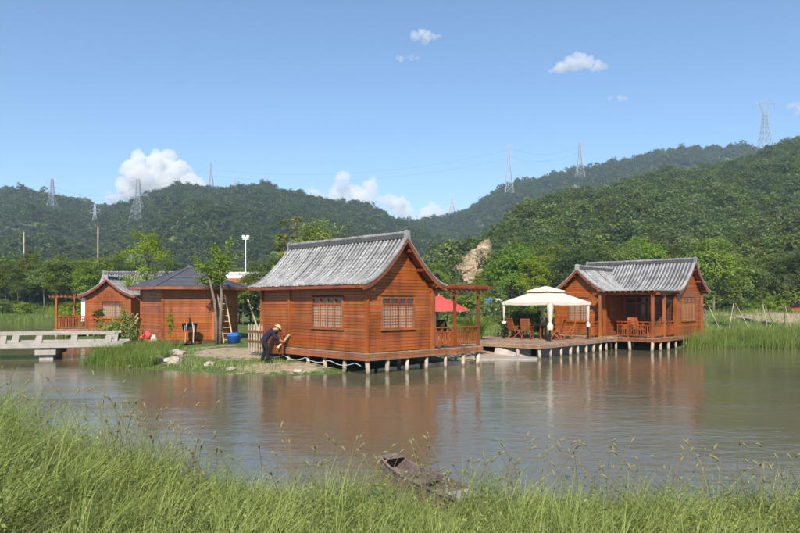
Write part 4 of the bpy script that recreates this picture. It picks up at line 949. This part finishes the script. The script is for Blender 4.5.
# ------------------------------------------------------------ trees
def crown_points(rng, H, tz, rx, rz, ncl, nlf, uneven=.35, shell=.55):
    d = rng.normal(size=(ncl, 3)); d /= np.linalg.norm(d, axis=1)[:, None]; d[:, 2] = np.where(d[:, 2] < -.55, -d[:, 2], d[:, 2])
    rad = rng.uniform(shell, 1, ncl)**.8; off = rng.uniform(0, 50, 3)
    bump_ = np.array([1+uneven*noise.noise(Vector(tuple(v*1.7+off))) for v in d])
    C = d*(rad*bump_)[:, None]*np.array([rx, rx, rz]); C[:, 2] += tz
    s = rng.uniform(.10, .2, ncl)*rx
    P = np.repeat(C, nlf, 0) + rng.normal(size=(ncl*nlf, 3))*np.repeat(s, nlf)[:, None]*np.array([1, 1, .62]); return C, P
_protos = {}
def tree_meshes(kind, seed):
    key = (kind, seed)
    if key in _protos: return _protos[key]
    rng = np.random.default_rng(seed*13+5)
    spec = {'round': (8, 4.9, 2.9, 3.0, 85, 105, .15, .14), 'tall': (9, 5.4, 2.1, 3.6, 85, 95, .145, .13), 'sparse': (7, 4.6, 1.9, 2.4, 34, 95, .12, .08), 'fine': (7, 4.4, 1.75, 2.5, 40, 120, .085, .075), 'slim': (2.2, 1.15, .34, 1.05, 30, 34, .055, .022), 'bush': (2.2, 1.1, 1.25, 1.05, 40, 55, .10, .04), 'young': (5, 3.6, .8, 1.5, 18, 32, .13, .045)}[kind]
    H, tz, rx, rz, ncl, nlf, ls, tr = spec
    C, P = crown_points(rng, H, tz, rx, rz, ncl, nlf, .45, .35 if kind in ('sparse', 'young', 'slim') else .5)
    V, Q, tn = leaves(P, ls, rng, .35, (0, 0, tz-rz*.3)); cm = np_mesh('crown', V, Q, None, None, tn)
    mb = MB(); bx, by = rng.uniform(-.25, .25, 2); top = tz+rz*.35
    spine = [(bx*f**2, by*f**2+.05*math.sin(f*7), top*f) for f in np.linspace(0, 1, 7)]
    mb.tube(spine, [tr*(1.25 if f == 0 else 1)*(1-.75*f) for f in np.linspace(0, 1, 7)], 8)
    order = rng.permutation(ncl)[:min(ncl, 14)]
    for c in C[order]:
        f = min(.9, max(.25, (c[2]-.9*math.hypot(c[0], c[1]))/top)); s0 = Vector((bx*f**2, by*f**2, top*f)); e = Vector(c); mid = s0.lerp(e, .5)+Vector((0, 0, -.1*rz))
        mb.tube([s0, mid, e], [tr*.42, tr*.25, tr*.08], 5)
    tm = mb.mesh('trunk', 'bark', True); _protos[key] = (tm, cm, H); return _protos[key]
def tree(kind, seed, label, loc, H, mat, wide=1.0, group=None, name='tree', cat='tree', rz=None):
    tm, cm, h0 = tree_meshes(kind, seed)
    if not cm.materials: cm.materials.append(None)
    s = H/h0; t_ = thing(name, label, cat, loc, random.uniform(0, 6.28) if rz is None else rz, group); t_.scale = (s*wide, s*wide, s)
    inst('trunk', tm, t_); c = inst('crown', cm, t_); c.material_slots[0].link = 'OBJECT'; c.material_slots[0].material = M[mat]; return t_
def ptree(px, ytop, Y, kind, seed, mat, label, wide=1, group=None, name='tree', cat='tree'):
    X = (px-400)/680*Y; g = gz(X, Y); H = max(1, at(px, ytop, Y).z-g); return tree(kind, seed, label, (X, Y, g-.05), H, mat, wide, group, name, cat)
GL, GR, GM = 'trees behind the bridge and left houses', 'trees behind the terrace and right house', 'trees around the huts'
for a in [(-22, 258, 102, 'round', 1, 'leaf_mid', 'broad tree cut by the left edge of the view'), (6, 264, 100, 'round', 2, 'leaf_mid', 'rounded mid-green tree at the far left shore'), (30, 252, 104, 'tall', 1, 'leaf_mid', 'tall tree beside the left thin pole'),
          (44, 262, 99, 'sparse', 1, 'leaf_bright', 'loose light-green tree left of the small pergola'), (66, 256, 101, 'round', 3, 'leaf_mid', 'dense tree behind the small pergola porch'), (86, 262, 84, 'tall', 2, 'leaf_bright', 'light-green tree just left of the pergola house roof'),
          (106, 256, 98, 'round', 1, 'leaf_mid', 'broad tree behind the pergola house roof'), (128, 262, 94, 'tall', 3, 'leaf_dark', 'dark tree between the pergola house and hut tree'), (172, 264, 92, 'round', 2, 'leaf_dark', 'dark tree above the left slope of the hut roof'),
          (56, 270, 98, 'sparse', 2, 'leaf_mid', 'thin tree standing close behind the pergola porch'), (18, 280, 97, 'sparse', 3, 'leaf_mid', 'low loose tree on the shore at the far left')]:
    ptree(*a, wide=1.1, group=GL)
for i, (px, yt, Y, w_) in enumerate([(8, 299, 96, 1.4), (24, 302, 95, 1.2), (-8, 298, 96, 1.4), (82, 300, 70, 1.2)]):
    X = (px-400)/680*Y; ptree(px, yt, Y, 'bush', 1+i % 3, 'leaf_bright' if i % 2 else 'leaf_mid', ['broad leafy bush on the far left shore under the rounded tree', 'smaller leafy bush on the far left shore below the left thin pole', 'bush cut by the left edge on the far shore', 'bush just behind the small pergola porch'][i], w_*1.3, 'bushes on the far left shore', 'bush', 'bush')
ptree(148, 229, 45, 'fine', 4, 'leaf_bright', 'young bright-leaved tree between the hut and the pergola house', .8, GM)
ptree(318, 223, 62, 'round', 4, 'leaf_bright', 'bright round tree top showing over the large roof ridge', .75, GM)
ptree(289, 221, 46, 'young', 1, 'leaf_yellow', 'slim yellow-green young tree at the left end of the large roof', .9, GM)
ptree(262, 262, 66, 'round', 2, 'leaf_mid', 'rounded tree left of the large roof eave', .9, GM); ptree(243, 276, 58, 'sparse', 2, 'leaf_mid', 'loose low tree between hut and large house', 1, GM); ptree(276, 255, 80, 'tall', 1, 'leaf_mid', 'taller tree behind the left slope of the large roof', 1, GM)
for a in [(438, 264, 84, 'tall', 2, 'leaf_bright', 'bright tree just right of the large gable'), (458, 280, 74, 'round', 3, 'leaf_mid', 'rounded tree under the rock face'), (478, 277, 82, 'tall', 1, 'leaf_bright', 'bright tree in front of the right end of the rock face'),
          (496, 280, 74, 'sparse', 1, 'leaf_bright', 'loose tree above the left gazebo corner'), (512, 246, 84, 'round', 1, 'leaf_bright', 'broad bright tree above the gazebo roof, left'), (534, 256, 76, 'tall', 3, 'leaf_bright', 'bright tree directly above the gazebo peak'),
          (552, 246, 92, 'round', 2, 'leaf_mid', 'mid-green tree behind the gazebo and wing gable'), (576, 250, 84, 'round', 4, 'leaf_dark', 'darker tree behind the wing ridge'), (600, 246, 98, 'tall', 1, 'leaf_mid', 'tree behind the left part of the right house ridge'),
          (624, 244, 96, 'round', 3, 'leaf_mid', 'broad tree behind the middle of the right house ridge'), (650, 242, 100, 'round', 1, 'leaf_bright', 'light tree behind the right house roof'), (676, 246, 92, 'tall', 2, 'leaf_mid', 'tree over the right end of the right house ridge'),
          (714, 240, 62, 'round', 2, 'leaf_bright', 'large bright tree standing right of the right house'), (692, 256, 68, 'sparse', 4, 'leaf_bright', 'loose bright tree behind the right gable'), (742, 258, 74, 'round', 4, 'leaf_mid', 'rounded tree right of the large bright one'),
          (766, 250, 84, 'tall', 3, 'leaf_mid', 'tall tree above the bare strip'), (788, 256, 76, 'round', 1, 'leaf_dark', 'dark tree near the right edge'), (812, 246, 80, 'round', 3, 'leaf_mid', 'broad tree cut by the right edge'), (850, 250, 80, 'round', 2, 'leaf_mid', 'tree beyond the right edge')]:
    ptree(*a, wide=1.05, group=GR)
for i, (px, yt, Y) in enumerate([(448, 292, 62), (470, 294, 58), (500, 298, 64), (520, 296, 60), (540, 294, 62), (730, 298, 68), (752, 300, 70), (772, 296, 72), (240, 283, 62), (251, 286, 64)]):
    ptree(px, yt, Y, 'bush', 1+i % 3, ('leaf_mid', 'leaf_bright', 'leaf_dark')[i % 3], ['leafy bush behind the red parasol', 'leafy bush behind the outer porch post', 'dark bush behind the blue and white banners', 'bush left of the gazebo peak, under the bright trees', 'bush behind the gazebo peak under the bright trees', 'dark bush at the foot of the large bright tree', 'bush behind the bare strip, second from the large bright tree', 'bush behind the bare strip below the tall tree', 'dark bush in front of the red brick building', 'bush between the red brick building and the large roof'][i], 1.3, 'bushes under the tree rows', 'bush', 'bush')
ptree(512, 304, 38, 'bush', 2, 'leaf_dark', 'dark leafy shrub beside the gazebo, behind the chairs', .9, None, 'shrub', 'shrub'); ptree(527, 306, 38.6, 'bush', 3, 'leaf_dark', 'dark shrub behind the gazebo table', .8, None, 'shrub', 'shrub')
ptree(127, 309, 33.2, 'bush', 1, 'leaf_yellow', 'yellow-green shrub at the bridge end in front of the hut', .5, None, 'shrub', 'shrub'); ptree(112, 318, 33.0, 'bush', 3, 'leaf_bright', 'low green shrub left of the yellowish one at the bridge end', .7, None, 'shrub', 'shrub')
ptree(99, 303, 46.5, 'slim', 2, 'leaf_dark', 'slim dark sapling in front of the pergola house gable', 1.1, None, 'sapling', 'sapling'); ptree(171, 310, 34.5, 'slim', 3, 'leaf_bright', 'thin sapling in front of the hut post', .7, None, 'sapling', 'sapling')
# staked young trees on the right bank
for i, (px, yt, Y) in enumerate([(706, 282, 47), (734, 284, 50), (762, 286, 52), (784, 286, 50)]):
    t_ = ptree(px, yt, Y, 'young', 1+i % 3, 'leaf_mid', ['staked young tree nearest the right gable', 'staked young tree in front of the rounded tree', 'staked young tree before the bare strip, third along the bank', 'staked young tree nearest the right edge'][i], 1.2, 'staked young trees on the right bank', 'staked_tree')
    for k in range(3 if i in (0, 2) else 2):
        a = 2.1*k+i*1.3+random.uniform(-.5, .5); MB().tube([(1.3*math.cos(a), 1.3*math.sin(a), 0), (.12*math.cos(a), .12*math.sin(a), 2.9)], .03, 6).build('stake', 'stilt', t_)

# lopped twin-stemmed tree in front of the hut
lt = thing('tree', 'lopped twin-stemmed tree with leafy shoots in front of the hut', 'tree', (-9.45, 35.4, gz(-9.45, 35.4)-.05), 0, GM)
mb = MB(); mb.tube([(-.1, 0, 0), (-.12, .02, 1.2), (-.2, 0, 2.3), (-.42, -.05, 3.3), (-.62, 0, 3.9)], [.095, .08, .07, .06, .04], 8); mb.tube([(.1, .02, 0), (.1, 0, 1.3), (.16, .03, 2.4), (.12, 0, 3.4), (.2, .05, 4.1)], [.105, .09, .08, .065, .04], 8)
tips = [(-.62, 0, 3.9), (.2, .05, 4.1), (.12, 0, 3.4), (-.42, -.05, 3.3)]; shoots = []
rng = np.random.default_rng(5)
for k in range(26):
    b_ = Vector(tips[k % 4]); a = rng.uniform(0, 6.28); ln = rng.uniform(.5, 1.2); e = b_+Vector((math.cos(a)*ln*.75, math.sin(a)*ln*.6, ln*rng.uniform(-.15, .7)))
    mb.tube([b_, b_.lerp(e, .5)+Vector((0, 0, .08)), e], [.022, .015, .006], 5); shoots.append((b_, e))
for e in (Vector((.62, 0, 5.45)), Vector((-.35, .1, 5.2)), Vector((-.05, 0, 4.9))): b_ = Vector((.2, .05, 4.0)); mb.tube([b_, b_.lerp(e, .5), e], [.035, .02, .008], 5); shoots.append((b_, e)); shoots.append((b_.lerp(e, .4), e))
mb.build('trunk', 'bark', lt, True); P = []
for b_, e in shoots:
    for q in range(75):
        c = b_.lerp(e, rng.uniform(.35, 1.05)); P.append(tuple(c+Vector(tuple(rng.normal(size=3)*.11))))
V, Q, tn = leaves(np.array(P), .085, rng); inst('crown', np_mesh('crown', V, Q, None, 'leaf_bright', tn), lt)
# fountain-shaped plant behind the porch
sp_ = thing('spiky_plant', 'grey-green fountain-shaped plant between porch and terrace', 'plant', (3.75, 34.6, gz(3.75, 34.6)))
rng = np.random.default_rng(9); V, Q, tn = blades(rng.normal(size=(420, 3))*[.14, .14, 0], rng.uniform(1.2, 2.1, 420), np.full(420, .05), rng.uniform(.3, 1.0, 420), rng, 5); inst('leaves', np_mesh('leaves', V, Q, None, 'reed', tn), sp_)

# ------------------------------------------------------------ woods on the hills (one mass each)
def proto_collection(name, mat, n, ncl, nlf, ls, tall=1.0):
    c = bpy.data.collections.new(name)
    for i in range(n):
        rng = np.random.default_rng(100+i+len(name)); _, P = crown_points(rng, 1, .55*tall, .5, .52*tall, ncl, nlf, .5, .55); P = P[P[:, 2] > -.05]
        V, Q, tn = leaves(P, ls, rng, .5, (0, 0, .35*tall)); o = bpy.data.objects.new('wood_crown_%d' % i, np_mesh('wood_crown', V, Q, None, mat, tn)); c.objects.link(o)
    return c
def scatter(name, P, S, coll, label):
    n = len(P); me = bpy.data.meshes.new(name); me.vertices.add(n); me.vertices.foreach_set('co', np.ascontiguousarray(P, np.float32).ravel())
    a = me.attributes.new('size', 'FLOAT_VECTOR', 'POINT'); a.data.foreach_set('vector', np.ascontiguousarray(S, np.float32).ravel())
    rt = np.zeros((n, 3), np.float32); rt[:, 2] = RNG.uniform(0, 6.28, n); a = me.attributes.new('turn', 'FLOAT_VECTOR', 'POINT'); a.data.foreach_set('vector', rt.ravel())
    a = me.attributes.new('pick', 'INT', 'POINT'); a.data.foreach_set('value', RNG.integers(0, len(coll.objects), n).astype(np.int32))
    o = bpy.data.objects.new(name, me); link(o); g = bpy.data.node_groups.new(name, 'GeometryNodeTree')
    g.interface.new_socket('Geometry', in_out='INPUT', socket_type='NodeSocketGeometry'); g.interface.new_socket('Geometry', in_out='OUTPUT', socket_type='NodeSocketGeometry')
    gi, go = g.nodes.new('NodeGroupInput'), g.nodes.new('NodeGroupOutput'); ip = g.nodes.new('GeometryNodeInstanceOnPoints'); ci = g.nodes.new('GeometryNodeCollectionInfo')
    ci.inputs[0].default_value = coll; ci.inputs[1].default_value = True; ci.inputs[2].default_value = True; ip.inputs['Pick Instance'].default_value = True
    def attr(nm, ty):
        k = g.nodes.new('GeometryNodeInputNamedAttribute'); k.data_type = ty; k.inputs[0].default_value = nm; return k.outputs[0]
    g.links.new(gi.outputs[0], ip.inputs['Points']); g.links.new(ci.outputs[0], ip.inputs['Instance']); g.links.new(attr('pick', 'INT'), ip.inputs['Instance Index'])
    g.links.new(attr('turn', 'FLOAT_VECTOR'), ip.inputs['Rotation']); g.links.new(attr('size', 'FLOAT_VECTOR'), ip.inputs['Scale']); g.links.new(ip.outputs[0], go.inputs[0])
    md = o.modifiers.new('scatter', 'NODES'); md.node_group = g; return tag(o, label, 'wood', None, 'stuff')
def hill_points(hl, rlo, rhi, n, qlo=-.02, qhi=1.12, seed=1):
    rng = np.random.default_rng(seed); r = rng.uniform(rlo, rhi, n); D = np.interp(r, hl[0], hl[2]); F = np.interp(r, hl[0], hl[3])
    y0, y1 = F+(D-F)*qlo, F+(D-F)*qhi; Y = np.sqrt(y0**2+(y1**2-y0**2)*rng.uniform(0, 1, n)); X = r*Y; return X, Y, rng
far = proto_collection('far_crowns', 'leaf_hill', 5, 26, 12, .085); nearc = proto_collection('near_crowns', 'leaf_hill_near', 6, 46, 26, .055)
def wood(name, hl, rlo, rhi, n, s0, s1, coll, seed, label, qlo=-.02, qhi=1.1, keep=None):
    X, Y, rng = hill_points(hl, rlo, rhi, n, qlo, qhi, seed); Z = ground_z(X, Y)
    ok = np.ones(n, bool)
    if keep is not None: ok = keep(X, Y, Z)
    clump = vfbm(X, Y, 30, 3); s = (s0*.7+(s1*1.35-s0*.7)*rng.uniform(0, 1, n)**1.7)*(1+.35*clump); S = np.stack([s, s, s*rng.uniform(.65, 1.3, n)], 1)
    P = np.stack([X, Y, Z-.12*s], 1); return scatter(name, P[ok], S[ok], coll, label)
on_far = lambda X, Y, Z: Z > 3
wood('wood_left_hill', HL, -.85, .25, 24000, 4, 6, far, 1, 'dense dark green wood covering the left hill')
wood('wood_far_hill', HR, -.12, .85, 24000, 4.4, 6.6, far, 2, 'dense dark wood covering the far ridge', .1)
off_cliff = lambda X, Y, Z: ~((np.abs(X/Y*680-66) < 29+0*Y) & (Y < 145)) & (Z > .5)
wood('wood_near_hill', HN, .05, .85, 12500, 3.4, 5.8, nearc, 3, 'leafy green wood covering the near right hill', -.03, 1.08, off_cliff)
# low wood on the flat between the pond and the hills
rng = np.random.default_rng(8); X = rng.uniform(-130, 110, 2600); Y = rng.uniform(104, 250, 2600); ok = (np.abs(X/Y) < .85) & ~((X > 5) & (Y > 150)) & (np.abs(X+23) > 6+0*Y) & ~((np.abs(X/Y*680-62) < 38) & (Y > 100)) ; X, Y = X[ok], Y[ok]; Z = ground_z(X, Y); s = rng.uniform(3.5, 6.5, len(X))
scatter('wood_valley', np.stack([X, Y, Z-.3], 1), np.stack([s, s, s*rng.uniform(.8, 1.3, len(X))], 1), nearc, 'mixed green wood on the flat land behind the houses')

# ------------------------------------------------------------ grasses
def grass_obj(name, V, Q, tn, mat, label): o = bpy.data.objects.new(name, np_mesh(name, V, Q, None, mat, tn)); link(o); return tag(o, label, 'grass', None, 'stuff')
rng = np.random.default_rng(21)
# near bank: a low weedy carpet, tussocks of longer blades, leafy stems and arching foxtails
def bank_pts(n, rng, y0=2.8, y1=11.6, dmin=-.3):
    Y = rng.uniform(y0, y1, n); X = rng.uniform(-1, 1, n)*(Y*.72+.6); d = near_shore(X)-Y; ok = d > dmin+.3*rng.uniform(-1, 1, n); return X[ok], Y[ok]
tall_at = lambda X: np.interp(X, [-7, -5, -4, -3, -2, -1, 0, 4, 7], [1.0, .95, .85, .64, .50, .50, .54, .54, .58])
def nz(X, Y, f, w_): return np.array([noise.noise(Vector((x*f, y*f, w_))) for x, y in zip(X, Y)])
X, Y = bank_pts(78000, rng); p1_, p2_ = nz(X, Y, .9, 4), nz(X, Y, 3.1, 8); n = len(X)
H = tall_at(X)*(.62+.45*p1_+.35*p2_)*rng.uniform(.4, 1.15, n); H = np.maximum(H*(1-.55*np.exp(-((X-.55)/.55)**2)*(Y > 7)), .06)
V, Q, tn = blades(np.stack([X, Y, near_z(X, Y)-.03], 1), H, rng.uniform(.006, .014, n), rng.uniform(.3, 1.7, n), rng, 3, None, .8)
grass_obj('near_grass', V, Q, np.clip(tn*.7+np.repeat(p1_*.7+p2_*.45, 8)+.12, 0, 1), 'grass', 'tall green grass along the near bank')
cx, cy_ = bank_pts(900, rng, dmin=-.1); P, Hs, Az, Tn = [], [], [], []
for x, y in zip(cx, cy_):
    if abs(x-.55) < .5 and y > 7: continue
    k = int(rng.integers(18, 46)); hh_ = float(tall_at(np.array(x)))*rng.uniform(.7, 1.6); a0 = rng.uniform(0, 6.28)
    P.append(np.stack([x+rng.normal(size=k)*.05, y+rng.normal(size=k)*.05, np.full(k, float(near_z(np.array(x), np.array(y)))-.03)], 1)); Hs.append(hh_*rng.uniform(.6, 1.1, k)); Az.append(rng.uniform(0, 6.28, k)*.7+a0); Tn.append(np.full(k, rng.uniform(-.25, .35)))
P, Hs, Az, Tn = np.concatenate(P), np.concatenate(Hs), np.concatenate(Az), np.concatenate(Tn)
V, Q, tn = blades(P, Hs, rng.uniform(.006, .013, len(P)), rng.uniform(.2, 1.3, len(P)), rng, 4, Az, .9); grass_obj('tussock_grass', V, Q, np.clip(tn*.5+np.repeat(Tn, 10)+.35, 0, 1), 'grass', 'long-bladed tussocks standing out of the near grass')
X, Y = bank_pts(9000, rng, dmin=.1); n = len(X)
V, Q, tn = blades(np.stack([X, Y, near_z(X, Y)-.03], 1), tall_at(X)*rng.uniform(.4, 1.15, n), rng.uniform(.003, .007, n), rng.uniform(.4, 1.8, n), rng, 3); grass_obj('dry_grass', V, Q, tn, 'grass_dry', 'dry straw-coloured blades among the near grass')
X, Y = bank_pts(3200, rng, dmin=.05); n = len(X)
V, Q, tn = blades(np.stack([X, Y, near_z(X, Y)-.02], 1), np.minimum(tall_at(X), .6)*rng.uniform(.35, .9, n), rng.uniform(.018, .036, n), rng.uniform(.6, 1.9, n), rng, 4, None, 1.1); grass_obj('broad_weeds', V, Q, tn, 'leaf_mid', 'broad-leaved weeds in the near bank sward')
lp_, ln_ = [], 0; X, Y = bank_pts(2600, rng, dmin=.1); st = MB()
for x, y in zip(X, Y):
    h = float(tall_at(np.array(x)))*rng.uniform(.5, 1.15); z = float(near_z(np.array(x), np.array(y))); dx, dy = rng.normal(size=2)*.12*h
    k = int(rng.integers(10, 22)); f = np.linspace(.2, 1, k); a = np.arange(k)*2.4+rng.uniform(0, 6); r_ = .03*(1.15-f)+.012
    lp_.append(np.stack([x+dx*f**2+r_*np.cos(a), y+dy*f**2+r_*np.sin(a), z+h*f], 1))
V, Q, tn = leaves(np.concatenate(lp_), .018, rng, .6); grass_obj('weed_leaves', V, Q, tn, 'grass', 'small leafy weeds among the near grass')
st = MB(); hd_ = MB(); n = 230
for i in range(n):
    cl_ = (-4.6, -3.4, -2.6, -1.7, -.6, .8, 1.5, 2.2, 3.6)[i % 9]+rng.normal()*.35 if i % 3 else rng.uniform(-5.5, 5.5); x = cl_; y = min(float(near_shore(x))-abs(rng.normal())*.7-.05, 9.2)
    z = float(near_z(np.array(x), np.array(y))); h = rng.uniform(.5, 1.0)*(1.3 if x < -2.6 else .95); a = rng.uniform(0, 6.28); ln = h*rng.uniform(.08, .55); dv_ = Vector((math.cos(a), math.sin(a)*.7, 0))
    p = [Vector((x, y, z))+dv_*ln*f**2.2+Vector((0, 0, h*(f-.12*ln/h*f**4))) for f in (0, .35, .7, 1)]
    st.tube(p, [.0045, .004, .0032, .0024], 4, False); L_ = rng.uniform(.06, .13); q = [p[-1]+dv_*L_*f*(.35+ln/h)+Vector((0, 0, L_*(f-.75*(.3+ln/h)*f*f))) for f in (0, .3, .65, 1)]
    hd_.tube(q, [.004, .0105, .0095, .003], 6)
o = st.build('grass_stalks', 'seed'); tag(o, 'thin flowering stalks rising from the near grass', 'grass', None, 'stuff')
o = hd_.build('seed_heads', 'seed', None, True); tag(o, 'pale foxtail seed heads on the near grass stalks', 'grass', None, 'stuff')
# reeds on the right bank, tall grass at the bridge end, tufts on the islet and lawn
def field(name, n, x0, x1, y0, y1, dlo, dhi, h0, h1, w0, w1, mat, label, rngs, cond=None, lean=(.1, .6)):
    rng = np.random.default_rng(rngs); X = rng.uniform(x0, x1, n); Y = rng.uniform(y0, y1, n); sd = shore_dist(X, Y); ok = (sd > dlo) & (sd < dhi)
    pt = np.array([noise.noise(Vector((x*.45, y*.45, rngs))) for x, y in zip(X, Y)]); ok &= rng.uniform(-.5, .45, n) < pt+.12
    if cond is not None: ok &= cond(X, Y)
    X, Y, pt = X[ok], Y[ok], pt[ok]; Z = ground_z(X, Y); n = len(X)
    V, Q, tn = blades(np.stack([X, Y, Z-.03], 1), rng.uniform(h0, h1, n)*(1+.45*pt), rng.uniform(w0, w1, n), rng.uniform(*lean, n), rng, 3)
    return grass_obj(name, V, Q, np.clip(tn*.7+np.repeat(pt, 8)*.5+.15, 0, 1), mat, label)
out_house = lambda X, Y: ((X-13)*.695+(Y-35)*.719 > 7.3) | ((X-13)*-.719+(Y-35)*.695 < -.4)
field('reeds', 30000, 14.8, 34, 35.5, 43.5, -.35, 5.0, .5, 1.1, .016, .035, 'reed', 'tall green reeds along the right bank', 31, out_house)
field('bridge_end_grass', 16000, -13.8, -9.6, 26, 32.5, -.2, 3.0, .35, .8, .012, .026, 'reed', 'tall grass at the islet end of the bridge', 32)
hut_free = lambda X, Y: (np.hypot(X+12.05, Y-39) > 2.9) & ~((np.abs(X+6.2) < 2.6) & (np.abs(Y-29.5) < 2)) & ~((X+1.14)*.719+(Y-23.5)*.695 > -.2)
field('islet_grass', 30000, -16, -1.5, 23.3, 46, .1, 14, .08, .30, .012, .024, 'grass', 'short grass on the islet around the hut', 33, hut_free)
field('lawn', 22000, 1.5, 24, 38.5, 66, .3, 60, .12, .34, .02, .045, 'grass', 'grassy slope behind the terrace and right house', 34, lambda X, Y: ((X-13)*.695+(Y-35)*.719 > 7.5) | ((X-13)*-.719+(Y-35)*.695 > 6.8))
field('far_shore_grass', 22000, -66, -24, 50, 104, -.2, 14, .5, 1.1, .05, .09, 'reed', 'bright grass along the far left shore', 35)
field('strip_weeds', 14000, 16, 52, 40, 62, 4, 60, .2, .5, .02, .05, 'grass', 'weeds at the edge of the bare strip', 36)

# ------------------------------------------------------------ clouds
m = bpy.data.materials.new('cloud_vapour'); m.use_nodes = True; t = m.node_tree; t.nodes.remove(t.nodes['Principled BSDF'])
pv = t.nodes.new('ShaderNodeVolumePrincipled'); pv.inputs['Color'].default_value = (1, 1, 1, 1); pv.inputs['Density'].default_value = .03; pv.inputs['Anisotropy'].default_value = 0
t.links.new(pv.outputs[0], t.nodes['Material Output'].inputs['Volume']); M['cloud'] = m
m2 = m.copy(); m2.name = 'thin_cloud_vapour'; [n for n in m2.node_tree.nodes if n.type == 'PRINCIPLED_VOLUME'][0].inputs['Density'].default_value = .016; M['thin_cloud'] = m2
def cloud(label, blobs, D, mat, vox=9.0, amp=.42, flat=1.0):
    rng = random.Random(label); bm = bmesh.new(); k = D/680; cs = [at(px, py, D) for px, py, r_ in blobs]; cen = sum(cs, Vector())/len(cs)
    for (px, py, r_), c in zip(blobs, cs):
        for q in range(5):
            off = Vector((rng.gauss(0, .5), rng.gauss(0, .6), rng.gauss(0, .35)*flat))*r_*k if q else Vector(); rad = r_*k*(1 if q == 0 else rng.uniform(.4, .7))
            bmesh.ops.create_icosphere(bm, subdivisions=3, radius=rad, matrix=Matrix.Translation(c-cen+off) @ Matrix.Diagonal((1, 1, flat, 1)))
    me = bpy.data.meshes.new('cloud'); bm.to_mesh(me); bm.free(); o = bpy.data.objects.new('cloud_raw', me); COL.objects.link(o)
    r_ = o.modifiers.new('r', 'REMESH'); r_.mode = 'VOXEL'; r_.voxel_size = vox*k/4.4
    dg = bpy.context.evaluated_depsgraph_get(); me2 = bpy.data.meshes.new_from_object(o.evaluated_get(dg)); bpy.data.objects.remove(o)
    co = np.zeros(len(me2.vertices)*3, np.float32); me2.vertices.foreach_get('co', co); nr = np.zeros_like(co); me2.vertices.foreach_get('normal', nr); co = co.reshape(-1, 3); nr = nr.reshape(-1, 3); sc = (16 if flat == 1 else 8)*k
    dsp = np.array([noise.fractal(Vector(tuple(c/sc)), .7, 2.1, 5) for c in co])*amp*sc; co = co+nr*dsp[:, None]; me2.vertices.foreach_set('co', co.ravel()); me2.update()
    me2.materials.clear(); me2.materials.append(M[mat]); o = bpy.data.objects.new('cloud', me2); link(o); o.location = cen; return tag(o, label, 'cloud', 'white clouds in the blue sky')
cloud('big white cumulus rising behind the left ridge', [(140, 172, 15), (158, 165, 13), (178, 172, 14), (160, 185, 20), (130, 190, 12), (190, 186, 12), (112, 201, 6), (84, 198, 4)], 2600, 'cloud', 5)
cloud('white cumulus low over the saddle, left of the gap', [(345, 189, 9), (372, 188, 10), (358, 198, 12), (385, 201, 8), (335, 197, 7)], 2600, 'cloud', 4)
cloud('low white cloud just above the gap between the hills', [(398, 206, 9), (408, 214, 8), (436, 209, 9), (450, 211, 7), (424, 215, 8)], 2600, 'cloud', 4)
cloud('tiny white cloud peeping over the left ridge', [(305, 191, 4.5), (312, 194, 4)], 2600, 'cloud', 3)
cloud('small cloud high in the middle of the sky', [(415, 36, 5), (425, 34, 7), (436, 36, 5)], 2600, 'thin_cloud', 2, .5, .7)
cloud('faint wisp under the highest small cloud', [(402, 58, 4), (410, 57, 4), (417, 58, 3)], 2600, 'thin_cloud', 1.5, .5, .4)
cloud('larger of the small clouds high in the right sky', [(560, 68, 6), (572, 64, 9), (584, 62, 10), (596, 66, 7), (551, 70, 3)], 2600, 'thin_cloud', 2, .5, .75)
cloud('tiny wisp right of and below the larger small cloud', [(612, 98, 3.5), (618, 97.5, 4), (625, 98, 3)], 2600, 'thin_cloud', 1.5, .5, .5)
cloud('small cloud at the right edge above the hilltop pylon', [(793, 106, 5), (802, 108, 6)], 2600, 'thin_cloud', 2, .5, .6)

# ------------------------------------------------------------ air
m = bpy.data.materials.new('air_haze'); m.use_nodes = True; t = m.node_tree; t.nodes.remove(t.nodes['Principled BSDF'])
pv = t.nodes.new('ShaderNodeVolumePrincipled'); pv.inputs['Color'].default_value = (.62, .80, 1, 1); pv.inputs['Density'].default_value = .00029; pv.inputs['Anisotropy'].default_value = .0
t.links.new(pv.outputs[0], t.nodes['Material Output'].inputs['Volume']); M['haze'] = m
hz = MB().box(-1500, 1500, -60, 1330, -2.2, 215).build('haze', 'haze'); tag(hz, 'thin pale haze in the air over the valley', 'haze', None, 'stuff')
